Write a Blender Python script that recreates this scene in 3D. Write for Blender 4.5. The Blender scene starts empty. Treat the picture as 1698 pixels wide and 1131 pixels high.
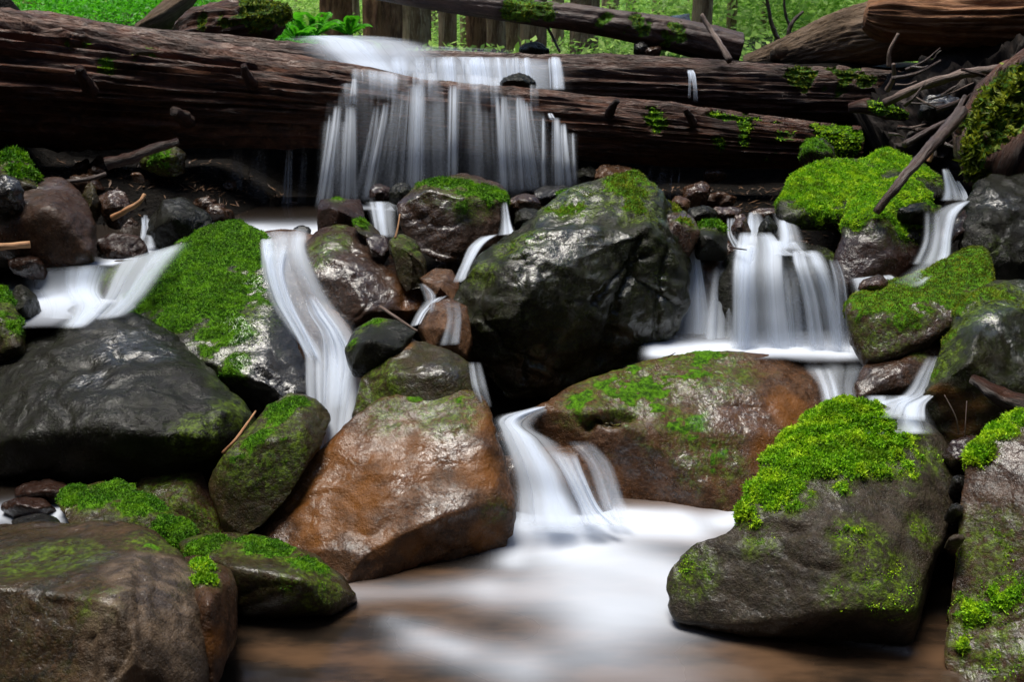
import bpy, bmesh, math, random
import numpy as np
from mathutils import Vector, Matrix, noise
from mathutils.bvhtree import BVHTree

random.seed(7); rng = np.random.default_rng(7)
SC = bpy.context.scene; COL = SC.collection
# ------------------------------------------------------------------ camera, sky, sun, exposure
F = 1631.0; PITCH = math.radians(17.0); CAMZ = 1.15
cd = bpy.data.cameras.new('camera'); cam = bpy.data.objects.new('camera', cd); COL.objects.link(cam)
cam.location = (0, 0, CAMZ); cam.rotation_euler = (math.radians(90) - PITCH, 0, 0)
cd.sensor_width = 36; cd.lens = 36 * F / 1698; cd.clip_start = .05; cd.clip_end = 500
cd.dof.use_dof = True; cd.dof.focus_distance = 2.5; cd.dof.aperture_fstop = 10
SC.camera = cam
SUN_EL, SUN_AZ = math.radians(80), math.radians(-60)      # azimuth from +Y (behind the falls) towards +X
W = bpy.data.worlds.new('World'); SC.world = W; W.use_nodes = True
nt = W.node_tree; bg = nt.nodes['Background']
sky = nt.nodes.new('ShaderNodeTexSky'); sky.sky_type = 'NISHITA'; sky.sun_disc = False
sky.sun_elevation = SUN_EL; sky.sun_rotation = SUN_AZ
nt.links.new(sky.outputs[0], bg.inputs[0]); bg.inputs[1].default_value = 0.10
sd = bpy.data.lights.new('sun', 'SUN'); sun = bpy.data.objects.new('sun', sd); COL.objects.link(sun)
sd.energy = 3.4; sd.angle = math.radians(28); sd.color = (1, .95, .86)
_d = Vector((math.sin(SUN_AZ) * math.cos(SUN_EL), math.cos(SUN_AZ) * math.cos(SUN_EL), math.sin(SUN_EL)))
sun.rotation_euler = _d.to_track_quat('Z', 'Y').to_euler(); sun.location = (0, 3, 8)
SC.view_settings.view_transform = 'Standard'; SC.view_settings.look = 'None'
SC.view_settings.exposure = 0.8; SC.view_settings.gamma = 1
SC.cycles.use_denoising = True; SC.cycles.max_bounces = 8; SC.cycles.transparent_max_bounces = 24
SC.cycles.use_adaptive_sampling = True; SC.cycles.adaptive_threshold = 0.02

# ------------------------------------------------------------------ helpers
CP, SP = math.cos(PITCH), math.sin(PITCH)
def ray(px, py):
    x = (px - 849) / F; v = -(py - 565.5) / F
    return Vector((x, CP + v * SP, -SP + v * CP))
def P(px, py, Y):                                        # the point seen at a photo pixel, Y metres ahead of the camera
    d = ray(px, py); return Vector((0, 0, CAMZ)) + d * (Y / d.y)
def PZ(px, py, z):
    d = ray(px, py); return Vector((0, 0, CAMZ)) + d * ((z - CAMZ) / d.z)
def tag(o, label=None, cat=None, group=None, kind=None):
    if label: o['label'] = label
    if cat: o['category'] = cat
    if group: o['group'] = group
    if kind: o['kind'] = kind
    return o
def obj(name, me, mat=None, parent=None):
    me.name = name; o = bpy.data.objects.new(name, me); COL.objects.link(o)
    if mat: me.materials.clear(); me.materials.append(mat)
    if parent: o.parent = parent
    return o
def empty(name, loc):
    o = bpy.data.objects.new(name, None); COL.objects.link(o); o.location = loc; o.empty_display_size = .1
    return o
def mesh_np(name, V, Fc, smooth=True):
    """V (n,3), Fc (m,k) arrays"""
    me = bpy.data.meshes.new(name); V = np.asarray(V, np.float32); Fc = np.asarray(Fc, np.int32)
    k = Fc.shape[1]; me.vertices.add(len(V)); me.vertices.foreach_set('co', V.ravel())
    me.loops.add(Fc.size); me.loops.foreach_set('vertex_index', Fc.ravel())
    me.polygons.add(len(Fc)); me.polygons.foreach_set('loop_start', np.arange(0, Fc.size, k, dtype=np.int32))
    me.update(calc_edges=True)
    if smooth: me.polygons.foreach_set('use_smooth', np.ones(len(Fc), bool))
    return me
def attr(me, name, vals):
    a = me.attributes.get(name) or me.attributes.new(name, 'FLOAT', 'POINT')
    a.data.foreach_set('value', np.asarray(vals, np.float32))
def coords(me):
    a = np.empty(len(me.vertices) * 3, np.float32); me.vertices.foreach_get('co', a); return a.reshape(-1, 3)
def normals(me):
    a = np.empty(len(me.vertices) * 3, np.float32); me.vertex_normals.foreach_get('vector', a); return a.reshape(-1, 3)
def setco(me, V): me.vertices.foreach_set('co', V.astype(np.float32).ravel()); me.update()
def shift(me, off):
    setco(me, coords(me) - np.array(off, np.float32))
def fbm(V, scale, octv=4, seed=0., sy=1., sz=1.):
    o = Vector((seed * 3.7, seed * 1.3, seed * 7.1)); f = noise.fractal
    return np.array([f(Vector((v[0] * scale, v[1] * scale * sy, v[2] * scale * sz)) + o, 1.0, 2.0, octv) for v in V.tolist()], np.float32)
def sstep(a, b, x):
    t = np.clip((x - a) / (b - a), 0, 1); return t * t * (3 - 2 * t)

# ------------------------------------------------------------------ materials
class NT:
    def __init__(s, name):
        s.m = bpy.data.materials.new(name); s.m.use_nodes = True; s.t = s.m.node_tree; s.n = s.t.nodes
        s.out = s.n['Material Output']; s.bsdf = s.n['Principled BSDF']
    def new(s, typ, **kw):
        n = s.n.new(typ)
        for k, v in kw.items(): setattr(n, k, v)
        return n
    def put(s, sock, v):
        if isinstance(v, bpy.types.NodeSocket): s.t.links.new(v, sock)
        elif isinstance(v, (tuple, list)): sock.default_value = (*v, 1.)[:len(sock.default_value)] if len(v) == 3 else v
        else: sock.default_value = v
    def math(s, op, a, b=0., c=0., clamp=False):
        n = s.new('ShaderNodeMath', operation=op, use_clamp=clamp)
        s.put(n.inputs[0], a); s.put(n.inputs[1], b); s.put(n.inputs[2], c); return n.outputs[0]
    def mix(s, f, a, b, mode='MIX'):
        n = s.new('ShaderNodeMix', data_type='RGBA', blend_type=mode)
        s.put(n.inputs['Factor'], f); s.put(n.inputs[6], a); s.put(n.inputs[7], b); return n.outputs[2]
    def map(s, v, a, b, c=0., d=1.):
        n = s.new('ShaderNodeMapRange'); n.interpolation_type = 'SMOOTHSTEP'
        s.put(n.inputs[0], v); s.put(n.inputs[1], a); s.put(n.inputs[2], b); s.put(n.inputs[3], c); s.put(n.inputs[4], d); return n.outputs[0]
    def coord(s, kind='Object', scale=(1, 1, 1), loc=(0, 0, 0)):
        t = s.new('ShaderNodeTexCoord'); m = s.new('ShaderNodeMapping'); m.inputs['Scale'].default_value = scale; m.inputs['Location'].default_value = loc
        s.t.links.new(t.outputs[kind], m.inputs[0]); return m.outputs[0]
    def noise(s, co, scale, det=4., rough=.55, dist=0.):
        n = s.new('ShaderNodeTexNoise'); s.put(n.inputs['Vector'], co); n.inputs['Scale'].default_value = scale
        n.inputs['Detail'].default_value = det; n.inputs['Roughness'].default_value = rough; n.inputs['Distortion'].default_value = dist; return n.outputs[0]
    def voro(s, co, scale, feat='F1'):
        n = s.new('ShaderNodeTexVoronoi', feature=feat); s.put(n.inputs['Vector'], co); n.inputs['Scale'].default_value = scale; return n.outputs[0]
    def attr(s, name):
        n = s.new('ShaderNodeAttribute', attribute_name=name); return n.outputs['Fac']
    def bump(s, h, strength, dist, prev=None):
        n = s.new('ShaderNodeBump'); s.put(n.inputs['Strength'], strength); n.inputs['Distance'].default_value = dist
        s.put(n.inputs['Height'], h)
        if prev is not None: s.put(n.inputs['Normal'], prev)
        return n.outputs[0]
    def done(s, col, rough=.5, nor=None, spec=.5):
        s.put(s.bsdf.inputs['Base Color'], col); s.put(s.bsdf.inputs['Roughness'], rough)
        s.put(s.bsdf.inputs['Specular IOR Level'], spec)
        if nor is not None: s.put(s.bsdf.inputs['Normal'], nor)
        return s.m

MOSS_A, MOSS_B, MOSS_C = (.016, .045, .003), (.08, .21, .005), (.28, .42, .012)
def mat_rock(name, c1, c2, c3, rough=.28, alg=.0, off=0., strata=0., wet=.9):
    c1, c2, c3 = [(c[0] * .66, c[1] * .56, c[2] * .44) for c in (c1, c2, c3)]
    s = NT(name); co = s.coord(loc=(off, off * 2, off * 3))
    n1 = s.noise(co, 4.5, 6, .6, .6); n2 = s.noise(co, 22, 8, .65); n3 = s.noise(co, 130, 4, .6); n4 = s.noise(co, 9, 5, .7, 1.)
    col = s.mix(s.map(n1, .38, .62), c1, c2)
    col = s.mix(s.map(n4, .52, .66, 0., .8), col, c3)
    col = s.mix(s.map(n2, .42, .62, 0., .55), col, tuple(v * .35 for v in c1))
    col = s.mix(s.map(n3, .50, .70, 0., .45), col, tuple(min(1, v * 1.9) for v in c2)); col = s.mix(s.map(s.noise(co, 75, 5, .7, .4), .50, .62, 0., .6), col, tuple(v * .3 for v in c1))
    rust = s.attr('rust'); col = s.mix(s.math('MULTIPLY', rust, s.map(s.noise(co, 14, 6, .65, .5), .3, .6, .35, 1.)), col, (.15, .056, .010))
    al = s.math('MULTIPLY', s.math('ADD', s.attr('alg'), alg, clamp=True), s.map(s.noise(co, 45, 7, .75), .40, .58, .05, .95))
    col = s.mix(al, col, s.mix(s.map(s.noise(co, 110, 3, .6), .42, .6), (.030, .045, .004), (.095, .15, .006)))
    ms = s.attr('moss'); mc = s.mix(s.map(s.noise(co, 70, 4, .7), .36, .62), MOSS_A, MOSS_B)
    col = s.mix(s.map(ms, .25, .6), col, mc)
    h = s.math('ADD', s.math('MULTIPLY', n2, 1.0), s.math('MULTIPLY', n3, .22))
    if strata:
        co2 = s.coord(scale=(30, 30, 2.2), loc=(off, 0, 0)); st = s.noise(co2, 1., 5, .6, .4)
        sa = s.attr('strata')
        h = s.math('ADD', h, s.math('MULTIPLY', s.math('MULTIPLY', st, strata), sa))
        col = s.mix(s.math('MULTIPLY', sa, s.map(st, .36, .58, 0., .75)), s.mix(s.math('MULTIPLY', sa, .8), col, (.15, .105, .070)), (.016, .011, .008))
    h = s.math('ADD', h, s.math('MULTIPLY', s.noise(co, 65, 5, .7), .45)); b = s.bump(h, .55, .02); b = s.bump(s.noise(co, 300, 3, .6), .5, .005, b)
    r = s.map(s.noise(co, 7, 5, .6), .35, .65, rough * .7, rough * 1.5)
    r = s.mix(s.map(ms, .2, .5), r, (.85,) * 3); r = s.math('ADD', r, s.math('MULTIPLY', al, .12))
    cw = s.math('MULTIPLY', s.math('SUBTRACT', 1., s.map(ms, .1, .4)), s.map(s.noise(co, 5, 6, .62, .5), .42, .60, .06, wet * .8)); wa = s.attr('wet'); cw = s.math('ADD', cw, s.math('MULTIPLY', wa, s.map(s.noise(co, 60, 5, .75), .40, .56, .1, 1.4)), clamp=True)
    s.put(s.bsdf.inputs['Coat Weight'], cw); s.bsdf.inputs['Coat Roughness'].default_value = .12; s.bsdf.inputs['Coat IOR'].default_value = 1.6
    s.put(s.bsdf.inputs['Coat Normal'], s.bump(s.noise(co, 55, 3, .55, .8), .45, .009, s.bump(n2, .3, .02)))
    return s.done(col, r, b, .16)
def mat_moss(name='moss', a=MOSS_B, b=MOSS_C, c=(.018, .055, .004)):
    s = NT(name); co = s.coord()
    rnd = s.attr('rnd')
    col = s.mix(s.map(rnd, 0., 1.), c, a); col = s.mix(s.map(s.noise(co, 25, 4, .6), .45, .62, 0., .8), col, b)
    col = s.mix(s.map(s.noise(co, 9, 5, .7), .56, .72, 0., .7), col, (.10, .085, .012)); col = s.mix(s.map(s.noise(co, 18, 3, .6), .50, .66, 0., .6), col, tuple(v * .35 for v in a))
    s.done(col, .6, None, .25)
    tr = s.new('ShaderNodeBsdfTranslucent'); s.put(tr.inputs[0], col); mx = s.new('ShaderNodeMixShader'); mx.inputs[0].default_value = .3
    s.t.links.new(s.bsdf.outputs[0], mx.inputs[1]); s.t.links.new(tr.outputs[0], mx.inputs[2]); s.t.links.new(mx.outputs[0], s.out.inputs[0])
    return s.m
def mat_wood(name, c1, c2, c3, rough=.4, fu=18., fv=4.0, bump=.6):
    s = NT(name); co = s.coord('UV', scale=(fu, fv, 1))
    a = s.noise(co, 1.6, 9, .68, .5); b = s.noise(s.coord('UV', scale=(fu * 4, fv * 2.5, 1)), 2.2, 6, .6); g = s.noise(s.coord(), 5, 5, .6)
    col = s.mix(s.map(a, .38, .6), c1, c2); col = s.mix(s.map(b, .5, .68, 0, .7), col, c3)
    col = s.mix(s.map(g, .45, .65, 0, .6), col, tuple(v * .35 for v in c1))
    ms = s.attr('moss'); col = s.mix(s.map(ms, .25, .6), col, s.mix(s.map(s.noise(s.coord(), 50, 4, .7), .36, .62), MOSS_A, MOSS_B))
    h = s.math('ADD', a, s.math('MULTIPLY', b, .5))
    bb = s.bump(h, bump, .04); bb = s.bump(s.noise(s.coord(), 160, 4, .6), .3, .004, bb)
    return s.done(col, s.mix(s.map(ms, .2, .5), s.map(g, .3, .7, rough * .8, rough * 1.5), (.85,) * 3), bb, .4)
def mat_silk(name, col=(.80, .86, .95), streak=22., lo=.34, hi=.62, along=.5, base=.0):
    s = NT(name); uv = s.coord('UV', scale=(streak, along, 1))
    n = s.noise(uv, 1., 3, .55); n2 = s.noise(s.coord('UV', scale=(streak * 3, along, 1)), 1., 2, .5)
    st = s.math('ADD', s.math('MULTIPLY', n, .75), s.math('MULTIPLY', n2, .25))
    a = s.math('ADD', s.map(st, lo, hi), base, clamp=True)
    a = s.math('MULTIPLY', a, s.attr('fade'), clamp=True)
    d = s.new('ShaderNodeBsdfDiffuse'); d.inputs[0].default_value = (*col, 1); t = s.new('ShaderNodeBsdfTranslucent'); t.inputs[0].default_value = (*col, 1)
    m1 = s.new('ShaderNodeMixShader'); m1.inputs[0].default_value = .45; s.t.links.new(d.outputs[0], m1.inputs[1]); s.t.links.new(t.outputs[0], m1.inputs[2])
    tr = s.new('ShaderNodeBsdfTransparent'); m2 = s.new('ShaderNodeMixShader'); s.put(m2.inputs[0], a)
    s.t.links.new(tr.outputs[0], m2.inputs[1]); s.t.links.new(m1.outputs[0], m2.inputs[2]); s.t.links.new(m2.outputs[0], s.out.inputs[0])
    return s.m
def mat_pool(name, clear=(.085, .048, .026), foam=(.62, .67, .76), sc=(1.2, 3.5, 1), deep=(.014, .010, .007)):
    s = NT(name); co = s.coord('Object', scale=sc); n = s.noise(co, 1.6, 3, .5, .3)
    f = s.attr('foam'); f = s.math('ADD', f, s.math('MULTIPLY', s.math('MULTIPLY', s.math('SUBTRACT', n, .5), 1.1), s.math('MULTIPLY', f, s.math('SUBTRACT', 1.25, f))), clamp=True)
    base = s.mix(s.map(s.noise(co, 2.2, 4, .6), .35, .65), clear, deep)
    col = s.mix(f, base, foam)
    s.put(s.bsdf.inputs['Alpha'], s.attr('edge'))
    return s.done(col, s.map(f, 0., .6, .22, .6), s.bump(s.noise(co, 3., 2, .5), .15, .03), .5)

M = {}
M['dark'] = mat_rock('wet dark rock', (.007, .007, .008), (.016, .016, .016), (.010, .013, .007), .24, .05, 1., wet=.35)
M['slate'] = mat_rock('wet slate rock', (.016, .018, .022), (.034, .037, .043), (.010, .012, .012), .22, .0, 2., wet=1.)
M['brown'] = mat_rock('wet brown rock', (.046, .023, .013), (.085, .048, .030), (.024, .012, .008), .25, .0, 3.)
M['rust'] = mat_rock('wet rust rock', (.085, .040, .017), (.15, .086, .050), (.11, .046, .011), .22, .0, 4., wet=.6)
M['olive'] = mat_rock('wet olive rock', (.036, .025, .012), (.066, .045, .024), (.022, .024, .006), .28, .15, 5.)
M['grey'] = mat_rock('grey brown rock', (.036, .031, .028), (.070, .060, .054), (.030, .024, .016), .36, .05, 6., wet=.4)
M['strata'] = mat_rock('banded rock', (.050, .034, .022), (.095, .062, .040), (.016, .022, .032), .30, .08, 7., strata=1.6, wet=.7)
M['red'] = mat_rock('reddish rock', (.030, .013, .009), (.052, .027, .021), (.018, .008, .006), .26, .0, 8.)
M['green'] = mat_rock('green black rock', (.012, .013, .009), (.026, .026, .018), (.018, .026, .007), .16, .12, 9., wet=1.)
M['moss'] = mat_moss(a=(.085, .28, .005), b=(.20, .42, .008))
M['moss_y'] = mat_moss('yellow moss', (.17, .24, .008), (.30, .34, .02), (.04, .06, .006))
M['moss_b'] = mat_moss('bright moss', (.30, .62, .010), (.52, .74, .02), (.08, .24, .006))
M['wood'] = mat_wood('rotten wet wood', (.034, .012, .007), (.115, .043, .022), (.18, .088, .052), .40, bump=1.)
M['woodp'] = mat_wood('grey violet wood', (.044, .021, .015), (.12, .064, .046), (.20, .13, .10), .36, bump=1.)
M['woodo'] = mat_wood('orange rotten wood', (.16, .06, .022), (.30, .13, .05), (.40, .22, .11), .6)
M['bark'] = mat_wood('rough bark', (.13, .085, .05), (.24, .16, .10), (.34, .25, .17), .8, 26, 5, 1.)
M['soil'] = mat_wood('dark root soil', (.010, .007, .005), (.022, .014, .010), (.05, .032, .022), .7, 8, 8)
M['stick'] = mat_wood('stick bark', (.10, .06, .045), (.20, .14, .11), (.30, .22, .18), .45, 3, 3, .5)
M['stickd'] = mat_wood('dark stick', (.035, .022, .018), (.075, .045, .035), (.13, .08, .06), .4, 3, 3, .5)
M['sticko'] = mat_wood('orange stick', (.30, .13, .05), (.45, .24, .11), (.55, .38, .22), .5, 3, 3, .4)
M['trunk'] = mat_wood('standing trunk bark', (.20, .11, .065), (.50, .33, .21), (.68, .52, .38), .85, 6, 1.6, .9)
M['trunkr'] = mat_wood('red trunk bark', (.15, .06, .03), (.38, .18, .09), (.50, .29, .17), .85, 12, 3, 1.)
M['silk'] = mat_silk('silky falling water', streak=7., lo=.30, hi=.62)
M['silkd'] = mat_silk('dense silky water', streak=4.5, lo=.25, hi=.65, base=.45)
M['pool'] = mat_pool('brown stream water')
M['poolw'] = mat_pool('upper stream water', (.018, .013, .010), (.58, .63, .72))

# ------------------------------------------------------------------ generic builders
def to_mesh(me0, vox, sm, fac=.5):
    o = bpy.data.objects.new('tmp', me0); COL.objects.link(o)
    r = o.modifiers.new('r', 'REMESH'); r.mode = 'VOXEL'; r.voxel_size = vox; r.adaptivity = 0
    s = o.modifiers.new('s', 'SMOOTH'); s.factor = fac; s.iterations = sm
    dg = bpy.context.evaluated_depsgraph_get(); me = bpy.data.meshes.new_from_object(o.evaluated_get(dg))
    bpy.data.objects.remove(o); bpy.data.meshes.remove(me0); return me
def hull_mesh(hulls):
    bm = bmesh.new()
    for pts in hulls:
        b = bmesh.new()
        for p in pts: b.verts.new(p)
        r = bmesh.ops.convex_hull(b, input=b.verts)
        bmesh.ops.delete(b, geom=list({g for g in r['geom_interior'] if isinstance(g, bmesh.types.BMVert)}), context='VERTS')
        t = bpy.data.meshes.new('t'); b.to_mesh(t); b.free(); bm.from_mesh(t); bpy.data.meshes.remove(t)
    bmesh.ops.recalc_face_normals(bm, faces=bm.faces)
    me = bpy.data.meshes.new('h'); bm.to_mesh(me); bm.free(); return me
def blades(parent, me, mask, dens, L, wd, mat, name='moss', droop=0., thr=.12, maxn=80000):
    """tiny moss leaves scattered over the part of a mesh where the mask is high"""
    V = coords(me); N = normals(me); me.calc_loop_triangles()
    T = np.empty(len(me.loop_triangles) * 3, np.int32); me.loop_triangles.foreach_get('vertices', T); T = T.reshape(-1, 3)
    a, b, c = V[T[:, 0]], V[T[:, 1]], V[T[:, 2]]
    area = np.linalg.norm(np.cross(b - a, c - a), axis=1) / 2; mk = mask[T].mean(1)
    w = area * np.clip((mk - thr) / (1 - thr), 0, 1) ** .9
    n = int(min(maxn, w.sum() * dens))
    if n < 12: return None
    idx = rng.choice(len(T), n, p=w / w.sum()); u = rng.random((n, 2)); f = u.sum(1) > 1; u[f] = 1 - u[f]
    pos = a[idx] + (b - a)[idx] * u[:, :1] + (c - a)[idx] * u[:, 1:]
    nn = N[T[idx, 0]]; r = rng.normal(size=(n, 3)); r /= np.linalg.norm(r, axis=1)[:, None]
    d = nn * .75 + r * .75 + np.array([0, 0, .15]); d /= np.linalg.norm(d, axis=1)[:, None]
    le = (L * rng.uniform(.5, 1.35, n) * (.2 + .8 * mk[idx]))[:, None]
    side = np.cross(d, rng.normal(size=(n, 3))); side /= np.linalg.norm(side, axis=1)[:, None]; side *= wd * rng.uniform(.7, 1.3, (n, 1))
    r2 = rng.normal(size=(n, 3)) * .25; down = np.array([0, 0, -1.]) * droop
    p0 = pos - nn * .001; p1 = pos + d * le * .55 ; p2 = p0 + (d + r2 + down) * le
    V5 = np.stack([p0 - side * .6, p0 + side * .6, p1 - side, p1 + side, p2], 1).reshape(-1, 3)
    base = (np.arange(n) * 5)[:, None]
    Fc = np.concatenate([base + [0, 1, 3], base + [0, 3, 2], base + [2, 3, 4]])
    m2 = mesh_np(name, V5, Fc, False); attr(m2, 'rnd', np.repeat(rng.random(n), 5))
    return obj(name, m2, mat, parent)
def spotmask(me, V, spots, Yapprox):
    """spots [(px,py,rpx,strength)] -> falloff around the surface points they fall on"""
    s = np.full(len(V), -1., np.float32)
    if not spots: return s
    bvh = BVHTree.FromPolygons([tuple(v) for v in V], [tuple(p.vertices) for p in me.polygons])
    for sp in spots:
        px, py, r = sp[:3]; st = sp[3] if len(sp) > 3 else 1.
        d = ray(px, py).normalized(); h = bvh.ray_cast(Vector((0, 0, CAMZ)), d)
        q = h[0] if h[0] is not None else bvh.find_nearest(P(px, py, Yapprox))[0]
        R = r * q.y / F * 1.15
        s = np.maximum(s, (st + 1) * np.exp(-.6 * (np.linalg.norm(V - np.array(q), axis=1) / R) ** 2) - 1)
    return s
ROCKS = []
def rock(name, label, mat, Y0, pts, T=.35, sm=14, vox=None, amp=.012, moss=None, mup=None, mth=.005, mL=.005, mm='moss', mdens=None,
         alg=None, rust=None, strata=None, cracks=None, seed=None, group=None, cat=None, extra=None, nfreq=6., sink=.03, mnoise=.55, back=.8, grow=1.055, wetsp=None, fac=0, fcut=.10):
    seed = seed if seed is not None else len(ROCKS) * 1.7 + 1
    hulls = []
    for pl in ([pts] + (extra or [])):
        W3 = [P(p[0], p[1], Y0 + (p[2] if len(p) > 2 else 0)) for p in pl]
        c = sum(W3, Vector()) / len(W3)
        W3 = [c + (w - c) * grow for w in W3]
        mx = sum(p[0] for p in pl) / len(pl); my = sum(p[1] for p in pl) / len(pl)
        bk = [P(mx + (p[0] - mx) * back, my + (p[1] - my) * back, Y0 + (p[2] if len(p) > 2 else 0) + T) for p in pl]
        lo = [Vector((w.x, w.y + .02, w.z - sink)) for w in W3 if w.z < c.z]
        hulls.append(W3 + bk + lo)
    size = max(max(h, key=lambda v: v[i])[i] - min(h, key=lambda v: v[i])[i] for h in hulls for i in range(3))
    vox = vox or max(.0048, min(.0105, size / 60)); 
    me = to_mesh(hull_mesh(hulls), vox, sm)
    V = coords(me)
    fr_ = random.Random(int(seed * 100)); V0c = V.mean(0)
    for k in range(fac):
        n_ = np.array([fr_.uniform(-.6, .6), fr_.uniform(-1.2, -.5), fr_.uniform(-.35, .8)]); n_ /= np.linalg.norm(n_)
        h_ = V @ n_; lim = h_.max() - (h_.max() - V0c @ n_) * fr_.uniform(.3, 1.6) * fcut * 1.6; ov = np.clip(h_ - lim, 0, None); V = V - (ov * .93)[:, None] * n_
    if fac: setco(me, V)
    N = normals(me)
    d = fbm(V, nfreq, 5, seed) * amp + fbm(V, nfreq * 4.5, 4, seed + 9) * amp * .28
    rid = 1 - np.abs(fbm(V, nfreq * .7, 3, seed + 4)) * 2.2
    d = d - sstep(.8, 1., rid) * amp * .35
    V = V + N * d[:, None]; setco(me, V)
    if cracks:
        acc = np.zeros(len(V)); N = normals(me); bvh = BVHTree.FromPolygons([tuple(v) for v in V], [tuple(p.vertices) for p in me.polygons])
        for line, cw, cdp in cracks:
            for (x0, y0), (x1, y1) in zip(line[:-1], line[1:]):
                k = max(2, int(math.hypot(x1 - x0, y1 - y0) / 6))
                for t in range(k):
                    u = t / k; h = bvh.ray_cast(Vector((0, 0, CAMZ)), ray(x0 + (x1 - x0) * u + random.uniform(-2, 2), y0 + (y1 - y0) * u + random.uniform(-2, 2)).normalized())
                    if h[0] is None: continue
                    dd = np.linalg.norm(V - np.array(h[0]), axis=1); g = np.exp(-(dd / cw) ** 2)
                    sel = g > .02; cur = np.zeros(len(V)); cur[sel] = g[sel] * cdp
                    acc = np.maximum(acc, cur)
        V = V - N * acc[:, None]; setco(me, V)
    N = normals(me); cy = Y0 + .1
    nz = N[:, 2]; nb = fbm(V, 16, 4, seed + 2)
    s = np.full(len(V), -1., np.float32)
    if moss: s = np.maximum(s, spotmask(me, V, moss, cy))
    if mup is not None: s = np.maximum(s, (nz - mup) * 2.2)
    s = s + nb * mnoise
    m = sstep(.0, .5, s + (fbm(V, 60, 2, seed + 6) * .35 if s.max() > -.5 else 0))
    if moss or mup is not None:
        if moss is None: pass
        m = m * sstep(-.5, -.1, nz)
        cl = fbm(V, 55, 3, seed + 5)
        V = V + N * (m * mth * (1. + .9 * cl))[:, None]; setco(me, V)
    attr(me, 'moss', m)
    al = np.clip(sstep(-.55, .25, s) * .9, 0, 1) if (moss or mup is not None) else np.zeros(len(V))
    if alg: al = np.maximum(al, sstep(.0, .7, spotmask(me, V, alg, cy)))
    attr(me, 'alg', al)
    attr(me, 'rust', sstep(-.1, .6, spotmask(me, V, rust, cy) + nb * .5) if rust else np.zeros(len(V)))
    attr(me, 'wet', sstep(-.3, .5, spotmask(me, V, wetsp, cy) + nb * .5) if wetsp else np.zeros(len(V)))
    attr(me, 'strata', sstep(0., .5, spotmask(me, V, strata, cy)) if strata else np.zeros(len(V)))
    me.polygons.foreach_set('use_smooth', np.ones(len(me.polygons), bool))
    c = V.mean(0); org = (float(c[0]), float(c[1]), float(V[:, 2].min())); shift(me, org)
    o = obj(name, me, M[mat]); o.location = org
    tag(o, label, cat or ('boulder' if name == 'boulder' else 'rock'), group)
    if moss or mup is not None or alg:
        L = mL * max(1., Y0 / 2.2); sp_ = fbm(V, 40, 3, seed + 8)
        b = blades(o, me, np.maximum(m, al * sstep(-.05, .45, sp_) * .5), mdens or 190000 / max(1., (Y0 / 2.) ** 2), L, L * .17, M[mm], 'moss')
    ROCKS.append(o); return o
def blob(name, label, mat, cx, cy, rx, ry, Y, ang=0., n=9, T=None, dyt=None, **kw):
    """a small rock from an irregular outline about a centre"""
    rr = random.Random(int(cx * 7 + cy)); pts = []
    hgt = ry / F * Y * 2; dyt = dyt if dyt is not None else hgt * .8
    for k in range(n):
        a = 2 * math.pi * (k + rr.uniform(-.25, .25)) / n; f = rr.uniform(.9, 1.1); x = math.cos(a) * rx * f; y = math.sin(a) * ry * f
        X = x * math.cos(ang) - y * math.sin(ang); Yp = x * math.sin(ang) + y * math.cos(ang)
        pts.append((cx + X, cy + Yp, dyt * (.5 - .5 * (Yp / max(ry, 1)))))
    for k in range(3):
        pts.append((cx + rr.uniform(-.5, .5) * rx, cy + rr.uniform(-.35, .4) * ry, -hgt * rr.uniform(.05, .3)))
    kw.setdefault('sm', 6); kw.setdefault('amp', .12 * hgt if hgt < .1 else .012); kw.setdefault('nfreq', max(6, 1.1 / max(hgt, .02)))
    return rock(name, label, mat, Y, pts, T=T or max(.05, rx / F * Y * 1.5), **kw)

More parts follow.
